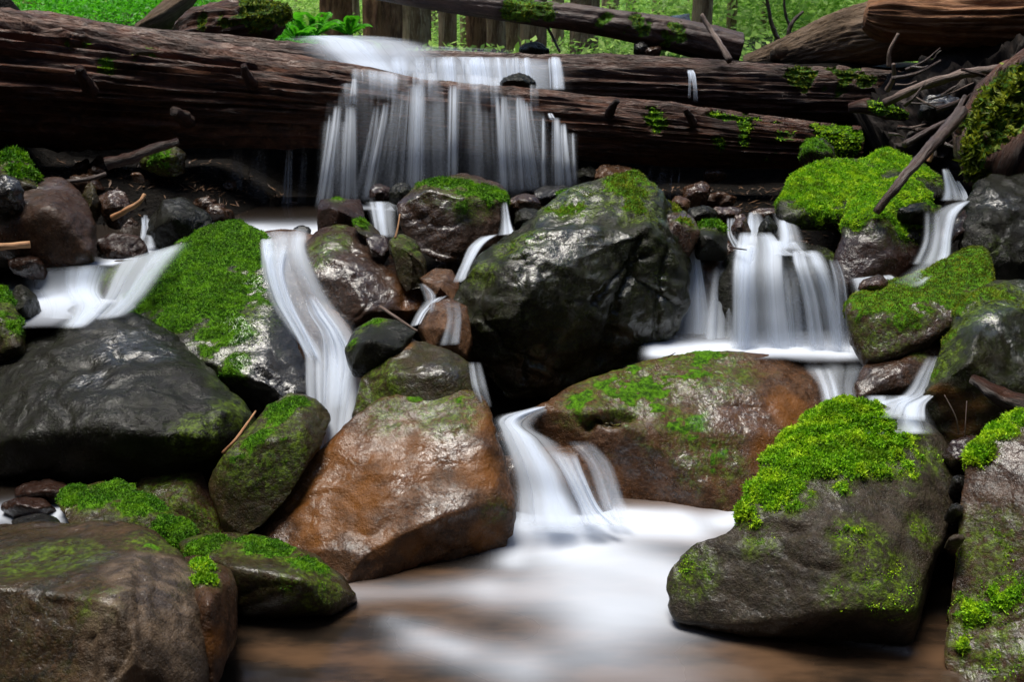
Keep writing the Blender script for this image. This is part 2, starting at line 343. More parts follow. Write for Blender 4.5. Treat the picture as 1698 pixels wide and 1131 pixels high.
def tube_mesh(path, radii, nu=16, nseg=None, disp=None, flat=None, caps=True, uvl=None):
    """tapered tube through 3-D points (Catmull-Rom), UV: u around, v along in metres"""
    Pn = [Vector(p) for p in path]; n = len(Pn)
    ext = [Pn[0] * 2 - Pn[1]] + Pn + [Pn[-1] * 2 - Pn[-2]]; er = [radii[0]] + list(radii) + [radii[-1]]
    L = sum((Pn[i + 1] - Pn[i]).length for i in range(n - 1)); nseg = nseg or max(6, int(L / (2 * math.pi * max(radii) / nu) / 1.2))
    C, R = [], []
    for k in range(nseg + 1):
        t = k / nseg * (n - 1); i = min(int(t), n - 2); u = t - i; a, b, c, d = ext[i:i + 4]
        C.append(.5 * ((2 * b) + (c - a) * u + (2 * a - 5 * b + 4 * c - d) * u * u + (3 * b - a - 3 * c + d) * u ** 3))
        R.append(er[i + 1] * (1 - u) + er[i + 2] * u)
    V, UV, v = [], [], 0.
    up = Vector((0, 0, 1))
    for k in range(nseg + 1):
        tn = (C[min(k + 1, nseg)] - C[max(k - 1, 0)]).normalized()
        if abs(tn.z) > .8: up = Vector((0, 1, 0))
        sx = tn.cross(up).normalized(); sy = sx.cross(tn).normalized()
        if k: v += (C[k] - C[k - 1]).length
        for j in range(nu):
            a = 2 * math.pi * j / nu; r = R[k]
            if disp: r *= 1 + disp(math.cos(a), math.sin(a), v, a)
            V.append(C[k] + (sx * math.cos(a) + sy * math.sin(a)) * r); UV.append((j / nu, v))
    Fc = [(k * nu + j, k * nu + (j + 1) % nu, (k + 1) * nu + (j + 1) % nu, (k + 1) * nu + j) for k in range(nseg) for j in range(nu)]
    V = [tuple(x) for x in V]
    if caps:
        V += [tuple(C[0] - (C[1] - C[0]).normalized() * R[0] * .15), tuple(C[-1] + (C[-1] - C[-2]).normalized() * R[-1] * .15)]; UV += [(.5, 0), (.5, v)]
    me = bpy.data.meshes.new('tube')
    fs = list(Fc)
    if caps:
        i0, i1 = len(V) - 2, len(V) - 1
        fs += [(i0, (j + 1) % nu, j) for j in range(nu)] + [(i1, nseg * nu + j, nseg * nu + (j + 1) % nu) for j in range(nu)]
    me.from_pydata(V, [], fs); uvl_ = me.uv_layers.new(name='UV')
    li = 0; data = []
    for f in fs:
        us = [UV[i] for i in f]; wrap = max(u[0] for u in us) - min(u[0] for u in us) > .6
        for u in us: data += [u[0] + (1 if wrap and u[0] < .5 else 0), u[1]]
    uvl_.data.foreach_set('uv', data)
    me.polygons.foreach_set('use_smooth', np.ones(len(fs), bool)); me.update(); return me
def place(name, me, mat, label=None, cat=None, group=None, kind=None, parent=None):
    V = coords(me); org = (float(V[:, 0].mean()), float(V[:, 1].mean()), float(V[:, 2].min()))
    shift(me, org); o = obj(name, me, mat, parent); o.location = org; return tag(o, label, cat, group, kind)
def wooddisp(seed, groove=.06, big=.08, fu=5., fv=1.2):
    def f(c, s, v, a):
        q = Vector((c * 1.3 + seed, s * 1.3, v * 1.1)); b = noise.fractal(q, 1, 2, 3)
        g = noise.fractal(Vector((c * fu + seed * 2, s * fu, v * fv)), 1, 2, 4)
        return b * big + (abs(g) ** .7 * -groove * 2.2) + noise.fractal(Vector((c * fu * 3, s * fu * 3 + seed, v * fv * 4)), 1, 2, 2) * groove * .35
    return f
def log(name, label, mat, nodes, nu=72, groove=.06, big=.08, fu=4., fv=.9, moss=None, mm='moss_y', cat='log', seed=1., mup=None, mth=.012, mL=.012, group=None, nseg=None):
    """nodes (px,py,Y,half height in px)"""
    path = [P(a, b, Y) for a, b, Y, r in nodes]; rad = [r * Y / F for a, b, Y, r in nodes]
    me = tube_mesh(path, rad, nu, nseg, wooddisp(seed, groove, big, fu, fv))
    V = coords(me); N = normals(me)
    if moss or mup is not None:
        s = spotmask(me, V, moss, nodes[0][2]) if moss else np.full(len(V), -1.)
        if mup is not None: s = np.maximum(s, (N[:, 2] - mup) * 2)
        m = sstep(.1, .4, s + fbm(V, 12, 4, seed) * .8); V = V + N * (m * mth * (1 + fbm(V, 40, 3, seed)))[:, None]; setco(me, V)
    else: m = np.zeros(len(V))
    attr(me, 'moss', m); o = place(name, me, M[mat], label, cat, group)
    if moss or mup is not None: blades(o, me, m, 26000, mL, mL * .2, M[mm], 'moss')
    return o
def stick(label, mat, pts, r0, r1=None, name='fallen_branch', cat='branch', group=None, wob=.0, nu=8, parent=None, seed=0):
    path = []
    for i, p in enumerate(pts): path.append(P(*p))
    n = len(path); rad = [r0 + ((r1 if r1 is not None else r0 * .5) - r0) * i / max(1, n - 1) for i in range(n)]
    def dp(c, s, v, a): return noise.noise(Vector((c * 1.5 + seed, s * 1.5, v * 30))) * .35
    me = tube_mesh(path, rad, nu, max(10, n * 6), dp)
    V = coords(me)
    attr(me, 'moss', np.zeros(len(V)))
    if parent: return obj(name, me, M[mat], parent)
    return place(name, me, M[mat], label, cat, group)

# ------------------------------------------------------------------ the ground: stream bed, log riser, forest floor, added unseen banks that block low sky light
def ss(a, b, x):
    t = min(1, max(0, (x - a) / (b - a))); return t * t * (3 - 2 * t)
def ground_z(x, y):
    z = -.16 + .14 * ss(1.9, 2.5, y) + .36 * ss(2.45, 3.3, y) + .07 * ss(3.3, 4.2, y)
    z += (.20 * ss(-.9, -1.4, x) * ss(3.45, 4.0, y) + .08 * ss(.3, .8, x) * ss(3.6, 4.2, y)) * (1 - ss(4.75, 5.05, y))
    z += .62 * ss(4.80, 5.05, y)
    ch = 1 - ss(4.9, 5.3, y)
    z += ch * (1.9 * max(0, abs(x - .1) - 1.75 - .1 * y) ** 1.1)  # steep banks out of view, added to keep sky light from the sides
    if y > 4.9:
        z += .30 * ss(-1.2, -2.2, x) * ss(5.3, 6.6, y) - .06 * ss(5., 7., y) * ss(-1.6, -.8, x) * (1 - ss(.2, .8, x))
        z += .16 * ss(1.0, 2.4, x) * ss(6, 9, y)
        z += .05 * noise.noise(Vector((x * .9, y * .9, 3))) + max(0, y - 16) * .11 + .012 * max(0, y - 22) ** 1.3
        z += .35 * max(0, abs(x) - 6 - y * .25)
    if y < .3: z += 3.2 * max(0, -.5 - y)  # unseen bank behind the camera, added so front faces stay dark
    z += .02 * noise.noise(Vector((x * 5, y * 5, 1)))
    return min(z, 7)
def build_ground():
    xs = np.concatenate([-np.geomspace(60, 3.2, 26), np.linspace(-3, 3, 121), np.geomspace(3.2, 60, 26)])
    ys = np.concatenate([-np.geomspace(40, .5, 18), np.linspace(-.4, 6.6, 141), np.geomspace(6.7, 90, 60)])
    V = [(x, y, ground_z(x, y)) for y in ys for x in xs]; nx = len(xs)
    Fc = [(j * nx + i, j * nx + i + 1, (j + 1) * nx + i + 1, (j + 1) * nx + i) for j in range(len(ys) - 1) for i in range(nx - 1)]
    me = mesh_np('ground', V, Fc)
    s = NT('forest floor'); co = s.coord(); n = s.noise(co, 1.1, 6, .65); n2 = s.noise(co, 30, 6, .65)
    y = s.new('ShaderNodeSeparateXYZ'); s.t.links.new(co.node.outputs[0] if False else s.coord(), y.inputs[0])
    col = s.mix(s.map(n2, .35, .65), (.003, .0023, .0018), (.009, .0065, .0045))
    gr = s.mix(s.map(s.noise(co, 9, 6, .7), .35, .65), (.03, .075, .012), (.12, .26, .02))
    col = s.mix(s.math('MULTIPLY', s.map(y.outputs[1], 5.2, 7.), s.map(n, .38, .56)), col, gr)
    far = s.mix(s.map(s.noise(co, .9, 8, .75), .4, .6), (.03, .09, .015), (.16, .34, .04))
    col = s.mix(s.map(y.outputs[1], 12, 24), col, far)
    s.done(col, .8, s.bump(n2, 1., .06), .12)
    o = obj('ground', me, s.m); tag(o, kind='structure')
build_ground()

# ------------------------------------------------------------------ water
def seg_dist(x, y, a, b):
    ax, ay, bx, by = a[0], a[1], b[0], b[1]; dx, dy = bx - ax, by - ay
    t = np.clip(((x - ax) * dx + (y - ay) * dy) / (dx * dx + dy * dy + 1e-9), 0, 1)
    return np.hypot(x - ax - dx * t, y - ay - dy * t)
def pool(name, z, x0, x1, y0, y1, nx, ny, foam, mat, bumps=(), poly=None, soft=.05):
    """level water sheet; foam strokes (px0,py0,px1,py1,r metres,strength) are laid on the water level"""
    X, Y = np.meshgrid(np.linspace(x0, x1, nx), np.linspace(y0, y1, ny)); Z = np.full_like(X, z)
    f = np.zeros_like(X)
    for a, b, c, d, r, st in foam:
        p, q = PZ(a, b, z), PZ(c, d, z); g = np.exp(-(seg_dist(X, Y, p, q) / r) ** 2) * st; f = 1 - (1 - f) * (1 - g.clip(0, 1))
    for a, b, c, d, r, h in bumps:
        p, q = PZ(a, b, z), PZ(c, d, z); Z += h * np.exp(-(seg_dist(X, Y, p, q) / r) ** 2)
    Z += .006 * np.sin(X * 9 + np.sin(Y * 5)) * f
    V = np.stack([X, Y, Z], -1).reshape(-1, 3); I = np.arange(nx * ny).reshape(ny, nx)
    Fc = np.stack([I[:-1, :-1], I[:-1, 1:], I[1:, 1:], I[1:, :-1]], -1).reshape(-1, 4)
    if poly:
        q = [PZ(a, b, z) for a, b in poly]; C = V[Fc].mean(1); ins = np.zeros(len(C), bool)
        for i in range(len(q)):
            a, b = q[i], q[i - 1]
            ins ^= ((a.y > C[:, 1]) != (b.y > C[:, 1])) & (C[:, 0] < (b.x - a.x) * (C[:, 1] - a.y) / (b.y - a.y + 1e-12) + a.x)
        Fc = Fc[ins]; ed = np.full(len(V), 9.)
        for i in range(len(q)): ed = np.minimum(ed, seg_dist(V[:, 0], V[:, 1], q[i], q[i - 1]))
        ed = sstep(.004, soft, ed)
    else: ed = np.ones(len(V))
    me = mesh_np(name, V, Fc); attr(me, 'foam', f.ravel()); attr(me, 'edge', ed); o = obj(name, me, M[mat]); return tag(o, kind='structure')
def silk_part(rows, nu=14, bulge=.01, edge=.8, sub=10, uoff=0.):
    n = len(rows); A, UV, FD = [], [], []
    L = [P(r[0], r[1], r[4]) for r in rows]; R = [P(r[2], r[3], r[5] if len(r) > 6 else r[4]) for r in rows]; al = [r[-1] for r in rows]
    def cr(Q, i, u):
        a = Q[max(i - 1, 0)]; b = Q[i]; c = Q[i + 1]; d = Q[min(i + 2, n - 1)]
        return .5 * ((2 * b) + (c - a) * u + (2 * a - 5 * b + 4 * c - d) * u * u + (3 * b - a - 3 * c + d) * u ** 3)
    wd = sum((R[i] - L[i]).length for i in range(n)) / n; v = 0; last = None; ks = (n - 1) * sub
    for k in range(ks + 1):
        t = k / sub; i = min(int(t), n - 2); u = t - i; l, r = cr(L, i, u), cr(R, i, u); m = (l + r) / 2
        if last is not None: v += (m - last).length
        last = m; a_ = (al[i] * (1 - u) + al[i + 1] * u) * min(1, (k + .0) / (ks * .12)) * min(1, (ks - k) / (ks * .10))
        for j in range(nu + 1):
            w = j / nu; p = l.lerp(r, w); e = math.sin(math.pi * w); p = p + Vector((0, -1, .35)) * bulge * e
            e2 = min(1, e * 1.15); A.append(p); UV.append((uoff + w * wd / .1, v)); FD.append(a_ * (e2 * e2 * (3 - 2 * e2)) ** edge)
    Fc = [(k * (nu + 1) + j, k * (nu + 1) + j + 1, (k + 1) * (nu + 1) + j + 1, (k + 1) * (nu + 1) + j) for k in range(ks) for j in range(nu)]
    return A, UV, FD, Fc
def silk(name, parts, mat='silk', multi=5, **kw):
    V, UV, FD, Fc = [], [], [], []
    if mat == 'silkd' and multi:
        rs = random.Random(len(parts) * 31 + 7); full = []
        for rows in parts:
            full.append([rw[:-1] + (rw[-1] * .42,) for rw in rows])
            for q in range(multi):
                wq = rs.uniform(.14, .45); c0 = rs.uniform(wq / 2, 1 - wq / 2); dr = rs.uniform(-.08, .08); aq = rs.uniform(.25, .8); nn = []
                for t, rw in enumerate(rows):
                    cc = min(1, max(0, c0 + dr * t / len(rows))); a0, a1 = cc - wq / 2, cc + wq / 2; l, rr_ = rw[0], rw[2]; ly, ry = rw[1], rw[3]
                    nn.append((l + (rr_ - l) * a0, ly + (ry - ly) * a0, l + (rr_ - l) * a1, ly + (ry - ly) * a1, rw[4] - .003 * (q + 1), rw[-1] * aq))
                full.append(nn)
        parts = full
    for i, rows in enumerate(parts):
        k2 = dict(kw); k2['edge'] = max(1.4, k2.get('edge', .8)); a, u, f, q = silk_part(rows, uoff=i * 3.7, **k2); o = len(V); V += a; UV += u; FD += f; Fc += [tuple(x + o for x in t) for t in q]
    me = mesh_np(name, [tuple(v) for v in V], Fc); ul = me.uv_layers.new(name='UV')
    ul.data.foreach_set('uv', np.array([UV[i] for t in Fc for i in t], np.float32).ravel()); attr(me, 'fade', FD)
    o = obj(name, me, M[mat]); return tag(o, kind='structure')
def strand(x0, y0, x1, y1, w0, w1, Y0, Y1, a, ym=None):
    """one falling strand: arcs over the lip, then drops"""
    r = []
    for t, al in ((0, .55), (.1, .95), (.3, 1.), (.6, .9), (.88, .6), (1., .15)):
        x = x0 + (x1 - x0) * t ** 1.15; y = y0 + (y1 - y0) * t; w = w0 + (w1 - w0) * t; Y = Y0 + (Y1 - Y0) * min(1, t * 2.2)
        r.append((x - w / 2, y, x + w / 2, y, Y, a * al))
    return r

# front pool
pool('front_pool', 0., -1.5, 1.6, .8, 2.6, 200, 130,
     [(845, 872, 1050, 868, .06, .95), (900, 880, 1130, 875, .085, .95), (1010, 862, 1120, 858, .04, .55), (930, 915, 1110, 960, .09, .65), (830, 980, 1110, 1010, .08, .35), (950, 940, 1000, 1010, .10, .35),
      (1200, 865, 1240, 850, .05, .8), (700, 1060, 860, 1110, .06, .25), (650, 1030, 760, 1080, .03, .18), (1000, 1050, 1100, 1010, .10, .3), (560, 985, 800, 975, .04, .22), (850, 880, 850, 930, .04, .5),
      (1130, 1010, 1500, 1080, .012, .25), (395, 1008, 560, 1008, .010, .35), (900, 1110, 1100, 1120, .10, .18)], 'pool', bumps=[(900, 880, 1100, 930, .12, .015)])
# cascade between the two middle boulders
silk('rapids', [[(1040, 600, 1150, 600, 2.75, .5), (960, 650, 1090, 640, 2.62, .55), (870, 678, 960, 665, 2.5, .75), (820, 690, 890, 705, 2.42, .9), (815, 715, 935, 738, 2.33, .95), (825, 760, 985, 790, 2.25, .9), (835, 810, 1010, 830, 2.2, .85), (830, 850, 1040, 862, 2.14, .9), (830, 880, 1060, 890, 2.08, .6)],
                [(900, 745, 960, 750, 2.26, .3), (930, 790, 975, 795, 2.2, .8), (955, 840, 1000, 845, 2.15, .9), (960, 870, 1040, 872, 2.1, .8)],
                [(930, 730, 985, 730, 2.36, .1), (965, 770, 1020, 770, 2.28, .25), (985, 825, 1040, 828, 2.2, .35), (1000, 868, 1060, 868, 2.14, .5)]], 'silkd', bulge=.02, nu=24)
# middle right pool, its foot of foam and the clear chute that leaves it
pool('middle_pool', .275, .35, 1.35, 2.5, 3.1, 160, 110, [(1090, 582, 1430, 584, .06, .9), (1100, 575, 1400, 578, .06, .9), (1100, 600, 1180, 592, .03, .3)], 'poolw', poly=[(1060, 550), (1460, 550), (1455, 606), (1345, 606), (1300, 600), (1180, 598), (1050, 606)])
silk('chute', [[(1320, 590, 1440, 590, 2.72, .75), (1325, 612, 1445, 612, 2.66, .35), (1350, 640, 1425, 640, 2.56, .45), (1358, 680, 1425, 670, 2.46, .4), (1365, 720, 1425, 710, 2.38, .3)],
               [(1345, 610, 1385, 610, 2.64, .2), (1362, 650, 1395, 650, 2.52, .9), (1372, 700, 1400, 700, 2.38, .8)]], 'silkd', bulge=.01)
# falls on the right
silk('right_falls', [
    [(1070, 545, 1440, 545, 2.9, .0), (1070, 566, 1440, 566, 2.86, .35), (1060, 582, 1450, 582, 2.82, .8), (1060, 592, 1450, 592, 2.78, .6)],
    [(1128, 375, 1142, 375, 3.13, .5), (1135, 410, 1160, 410, 3.09, 1.), (1122, 470, 1176, 470, 3.03, 1.), (1100, 530, 1192, 530, 2.98, .9), (1075, 580, 1205, 580, 2.93, .7)],
    [(1222, 385, 1282, 385, 3.11, .6), (1216, 410, 1300, 410, 2.99, 1.), (1210, 450, 1304, 450, 2.86, 1.), (1208, 520, 1312, 520, 2.81, .95), (1200, 590, 1325, 590, 2.78, .6)],
    [(1212, 405, 1262, 405, 2.98, .6), (1210, 460, 1256, 460, 2.84, 1.), (1212, 590, 1250, 590, 2.77, .8)],
    [(1308, 415, 1362, 415, 2.97, .4), (1312, 440, 1376, 440, 2.84, 1.), (1328, 500, 1396, 500, 2.80, .95), (1340, 590, 1412, 590, 2.77, .7)],
    [(1370, 430, 1392, 430, 2.87, .2), (1380, 480, 1408, 480, 2.81, .5), (1385, 590, 1415, 590, 2.77, .4)],
    [(1262, 440, 1330, 440, 2.89, .0), (1256, 500, 1345, 500, 2.84, .45), (1250, 590, 1355, 590, 2.80, .6)],
    [(1170, 440, 1215, 440, 3.03, .0), (1155, 520, 1222, 520, 2.95, .5), (1145, 590, 1225, 590, 2.87, .7)],
    [(1240, 352, 1262, 352, 3.33, .3), (1235, 375, 1275, 375, 3.25, .9), (1225, 405, 1290, 405, 3.13, .9)],
    [(1204, 362, 1222, 362, 3.23, .5), (1205, 390, 1220, 390, 3.17, .9), (1215, 412, 1235, 412, 3.10, .6)],
    [(1278, 350, 1312, 350, 3.33, .4), (1282, 372, 1325, 372, 3.25, 1.), (1280, 395, 1335, 398, 3.15, .9), (1262, 415, 1345, 415, 3.06, .6)],
    [(1262, 398, 1330, 402, 3.13, .8), (1262, 412, 1345, 416, 3.03, .6), (1275, 424, 1370, 428, 2.91, .35)]], 'silkd', bulge=.012, edge=1.)
# far right stream
silk('side_stream', [
    [(1560, 280, 1572, 280, 3.2, .5), (1562, 296, 1582, 296, 3.15, .9), (1562, 318, 1594, 318, 3.1, .9), (1555, 334, 1605, 334, 3.05, .4)],
    [(1578, 300, 1590, 300, 3.12, .2), (1588, 318, 1602, 318, 3.1, .6), (1592, 334, 1608, 334, 3.05, .5)],
    [(1588, 333, 1612, 333, 3.02, 1.), (1560, 343, 1600, 345, 2.96, .9), (1546, 356, 1590, 360, 2.88, .8), (1540, 390, 1582, 392, 2.82, .95), (1528, 425, 1580, 425, 2.76, .8), (1500, 450, 1570, 455, 2.68, .6), (1470, 470, 1530, 480, 2.6, .3)],
    [(1528, 350, 1560, 350, 2.9, .1), (1525, 400, 1560, 400, 2.83, .4), (1505, 440, 1550, 440, 2.76, .3)],
    [(1405, 462, 1480, 455, 2.72, .8), (1408, 475, 1500, 470, 2.66, .8), (1415, 492, 1490, 485, 2.6, .6)]], 'silkd', bulge=.01, edge=.9)
silk('side_cascade', [[(1530, 590, 1565, 590, 2.3, .15), (1515, 620, 1560, 615, 2.25, .5), (1490, 655, 1555, 650, 2.2, .75), (1440, 668, 1540, 672, 2.12, 1.), (1420, 690, 1540, 700, 2.04, 1.)],
                      [(1430, 655, 1530, 655, 2.2, .5), (1425, 680, 1540, 680, 2.1, 1.), (1420, 720, 1560, 720, 2.02, 1.)]], 'silkd', bulge=.02, edge=.6)
# left pool and the chute down the middle left
pool('left_pool', .475, -2.4, .4, 2.55, 4.6, 280, 200,
     [(420, 385, 520, 385, .16, 1.), (60, 470, 200, 470, .16, 1.), (150, 450, 260, 425, .10, .9), (250, 425, 340, 392, .09, .95), (30, 500, 110, 500, .2, 1.), (600, 345, 700, 345, .08, .5), (330, 375, 420, 375, .06, .3)], 'poolw', poly=[(-300, 330), (1000, 320), (960, 345), (700, 352), (600, 350), (530, 398), (440, 400), (400, 396), (345, 392), (250, 428), (190, 445), (-300, 448)])
pool('left_basin', .40, -2.0, -.7, 2.5, 3.5, 120, 90, [(20, 490, 130, 490, .25, 1.)], 'poolw', poly=[(-80, 450), (150, 445), (200, 460), (215, 500), (150, 515), (100, 545), (-80, 550)])
silk('left_chute', [[(400, 382, 525, 378, 3.3, .9), (425, 398, 520, 392, 3.12, 1.), (428, 420, 518, 412, 2.98, 1.), (430, 455, 534, 450, 2.86, .65), (442, 500, 562, 500, 2.76, .5), (470, 545, 596, 545, 2.66, .6), (500, 585, 610, 585, 2.60, 1.), (504, 640, 614, 640, 2.48, 1.), (510, 700, 600, 700, 2.38, 1.), (518, 748, 585, 745, 2.3, 1.), (520, 775, 580, 770, 2.26, .8)],
                    [(440, 410, 490, 405, 2.96, .6), (440, 450, 480, 450, 2.84, .9), (455, 500, 492, 500, 2.74, .9), (485, 550, 515, 550, 2.64, .8), (510, 600, 540, 600, 2.56, .8)],
                    [(503, 490, 525, 490, 2.72, .3), (508, 520, 548, 520, 2.68, 1.), (528, 555, 572, 555, 2.62, 1.), (530, 600, 590, 600, 2.56, 1.), (530, 680, 580, 680, 2.42, .9)],
                    [(430, 400, 470, 396, 3.05, .7), (436, 430, 468, 430, 2.93, .9), (452, 480, 482, 480, 2.8, .8), (480, 540, 505, 540, 2.7, .7), (508, 590, 530, 590, 2.6, .7)]], 'silkd', bulge=.02, nu=22, edge=.7)
silk('left_cascade', [[(250, 428, 345, 385, 3.3, .8), (215, 440, 320, 410, 3.2, .5), (180, 468, 270, 440, 3.05, .6), (190, 500, 240, 500, 2.85, .7), (160, 530, 215, 520, 2.7, .7)],
                      [(170, 440, 330, 395, 2.95, .7), (160, 465, 290, 440, 2.84, .6), (150, 500, 250, 490, 2.74, .7), (110, 540, 215, 525, 2.68, .9)],
                      [(20, 448, 200, 436, 2.95, .9), (40, 480, 180, 480, 2.9, 1.), (55, 510, 190, 510, 2.74, 1.), (60, 545, 150, 545, 2.62, 1.)],
                      [(232, 360, 250, 362, 3.35, .3), (232, 388, 256, 390, 3.25, .6), (215, 415, 262, 415, 3.18, .4)],
                      [(238, 356, 246, 356, 3.36, .2), (234, 374, 248, 374, 3.3, .5), (230, 396, 250, 396, 3.24, .3)]], 'silkd', bulge=.01)
# small falls between the top stones
silk('middle_trickles', [
    [(600, 334, 668, 334, 3.5, .5), (606, 345, 662, 345, 3.42, .8), (612, 365, 660, 365, 3.32, .9), (618, 395, 662, 395, 3.22, .6)],
    [(795, 392, 830, 388, 3.2, .7), (775, 410, 806, 404, 3.05, 1.), (762, 440, 786, 436, 2.9, .9), (748, 470, 775, 468, 2.82, .8)],
    [(700, 500, 748, 488, 2.74, .4), (688, 520, 714, 512, 2.68, 1.), (676, 545, 698, 538, 2.6, .8)],
    [(730, 500, 765, 500, 2.52, .2), (738, 530, 768, 530, 2.5, .55), (725, 575, 765, 572, 2.46, .5)],
    [(775, 600, 800, 600, 2.4, .2), (780, 640, 810, 640, 2.33, .45), (795, 680, 818, 675, 2.3, .2)],
    [(830, 335, 842, 335, 3.3, .3), (828, 372, 850, 372, 3.2, .8), (822, 392, 858, 388, 3.1, .8)],
    [(690, 470, 705, 470, 2.7, .2), (700, 490, 725, 490, 2.66, .5), (705, 520, 720, 520, 2.6, .2)]], 'silkd', bulge=.008, edge=.8)
# main fall over the front log
R2 = random.Random(3); st = []
for x0, y0, x1, y1, w0, w1, a in [(560, 175, 535, 350, 16, 34, .9), (548, 190, 528, 345, 8, 16, .5), (588, 130, 585, 175, 10, 22, .6), (582, 175, 578, 345, 22, 40, .9), (640, 170, 608, 335, 14, 26, .8), (625, 175, 600, 335, 14, 40, .4),
      (694, 138, 690, 330, 26, 34, 1.), (690, 138, 682, 325, 40, 60, .55), (752, 140, 750, 300, 20, 24, 1.), (760, 142, 755, 300, 38, 40, .25), (824, 158, 836, 320, 10, 24, .7), (836, 158, 842, 320, 16, 40, .75),
      (862, 160, 876, 320, 20, 44, .9), (872, 168, 890, 318, 22, 44, .7), (901, 195, 902, 312, 7, 12, .9), (922, 195, 926, 312, 16, 26, .9), (934, 205, 942, 312, 14, 26, .9), (950, 220, 954, 308, 6, 10, .5), (912, 188, 918, 200, 10, 14, .9),
      (665, 150, 640, 330, 30, 60, .3), (720, 170, 716, 310, 40, 50, .10), (790, 170, 792, 310, 46, 60, .12), (858, 180, 860, 320, 90, 110, .14), (560, 200, 556, 345, 60, 80, .3), (940, 220, 935, 310, 40, 50, .18)]:
    st.append(strand(x0, y0, x1, y1, w0, w1, 4.07, 3.93, a))
silk('main_waterfall', st, 'silk', bulge=.01, edge=1.1, sub=6)
# sheet running over both logs above
def lip(x): return float(np.interp(x, [525, 545, 580, 640, 700, 780, 880, 905, 955], [185, 172, 128, 136, 136, 140, 156, 186, 222]))
R3 = random.Random(9); us = []
for k in range(80):
    x = R3.uniform(545, 950); w = R3.choice((8, 10, 14, 22, 40)); y0 = lip(x) + R3.uniform(-4, 10 if w < 30 else 40); us.append(strand(x, y0, x + R3.uniform(-16, 2) * (1 if x < 700 else -.5), R3.uniform(315, 345), w * .7, w * 1.5, 4.06, 3.9, R3.uniform(.03, .10)))
silk('falling_veil', us, 'silk', bulge=.006, edge=1., sub=5)
sh = [[(450, 62, 660, 60, 6.2, 1.), (458, 64, 700, 66, 5.4, 1.), (462, 66, 730, 76, 5.0, 1.), (470, 68, 745, 80, 4.88, 1.), (480, 82, 755, 92, 4.74, 1.), (505, 104, 760, 116, 4.66, 1.), (540, 122, 762, 140, 4.54, 1.), (560, 134, 762, 152, 4.44, .6)],
      [(475, 58, 640, 58, 6.4, 1.), (478, 60, 680, 64, 5.5, 1.), (480, 62, 710, 72, 5.0, 1.), (490, 66, 720, 78, 4.87, 1.), (500, 80, 730, 90, 4.73, 1.), (530, 100, 740, 112, 4.64, 1.), (560, 116, 750, 132, 4.52, .6)],
      [(620, 72, 860, 82, 5.5, .5), (630, 84, 900, 92, 5.05, .6), (640, 98, 930, 100, 4.78, .7), (650, 116, 935, 118, 4.64, .9), (660, 134, 935, 136, 4.57, .9), (670, 150, 940, 156, 4.5, .5)],
      [(700, 92, 940, 98, 4.84, .3), (700, 108, 950, 112, 4.68, .7), (705, 124, 950, 128, 4.6, .7), (720, 146, 950, 152, 4.52, .5)]]
for k in range(34):
    x = R3.uniform(640, 925) ; w = R3.choice((5, 8, 12, 18)) if x < 915 else R3.choice((5, 9)); sh.append([(x, 92 + R3.uniform(0, 8), x + w, 94, 4.80, .5), (x, 106, x + w * 1.2, 106, 4.66, 1.), (x + 2, 128, x + w * 1.4, 128, 4.58, .9), (x + 3, 150, x + w * 1.5, 150, 4.5, .5)])
for k in range(26):
    x = R3.uniform(560, 880); w = R3.uniform(16, 40); y = lip(x); sh.append([(x, y - 16, x + w, y - 14, 4.30, .2), (x, y - 8, x + w, y - 6, 4.18, .4), (x, y + 2, x + w, y + 4, 4.08, .3), (x + 2, y + 32, x + w - 2, y + 34, 4.04, .1)])
silk('upper_waterfall', sh, 'silkd', multi=1, bulge=.01, edge=1.3)
silk('thin_spout', [[(1138, 116, 1150, 116, 4.72, .9), (1142, 124, 1154, 124, 4.64, 1.), (1148, 145, 1156, 145, 4.58, .7), (1149, 170, 1158, 170, 4.56, .0)], [(1138, 118, 1148, 118, 4.7, .8), (1141, 130, 1147, 130, 4.62, .8), (1140, 165, 1146, 165, 4.57, .0)]], 'silkd', bulge=.01)
# faint veils under the log
vl = []
for x, y0, y1, w, a in [(395, 240, 368, 34, .22), (480, 240, 368, 24, .42), (430, 236, 368, 50, .12), (505, 240, 360, 20, .15), (350, 240, 365, 50, .08), (545, 245, 350, 40, .3), (1115, 272, 330, 8, .28), (1128, 272, 330, 6, .22), (1080, 272, 318, 14, .14), (1100, 275, 325, 26, .12), (1190, 285, 325, 10, .1)]:
    vl.append(strand(x, y0, x - 6, y1, w * .6, w, 4.3, 4.25, a))
silk('water_veil', vl, 'silk', bulge=.005, edge=1.)
pool('side_water', .10, -1.7, -.85, 1.75, 2.3, 40, 30, [(0, 852, 120, 852, .05, .6), (60, 860, 112, 862, .02, .4)], 'poolw')

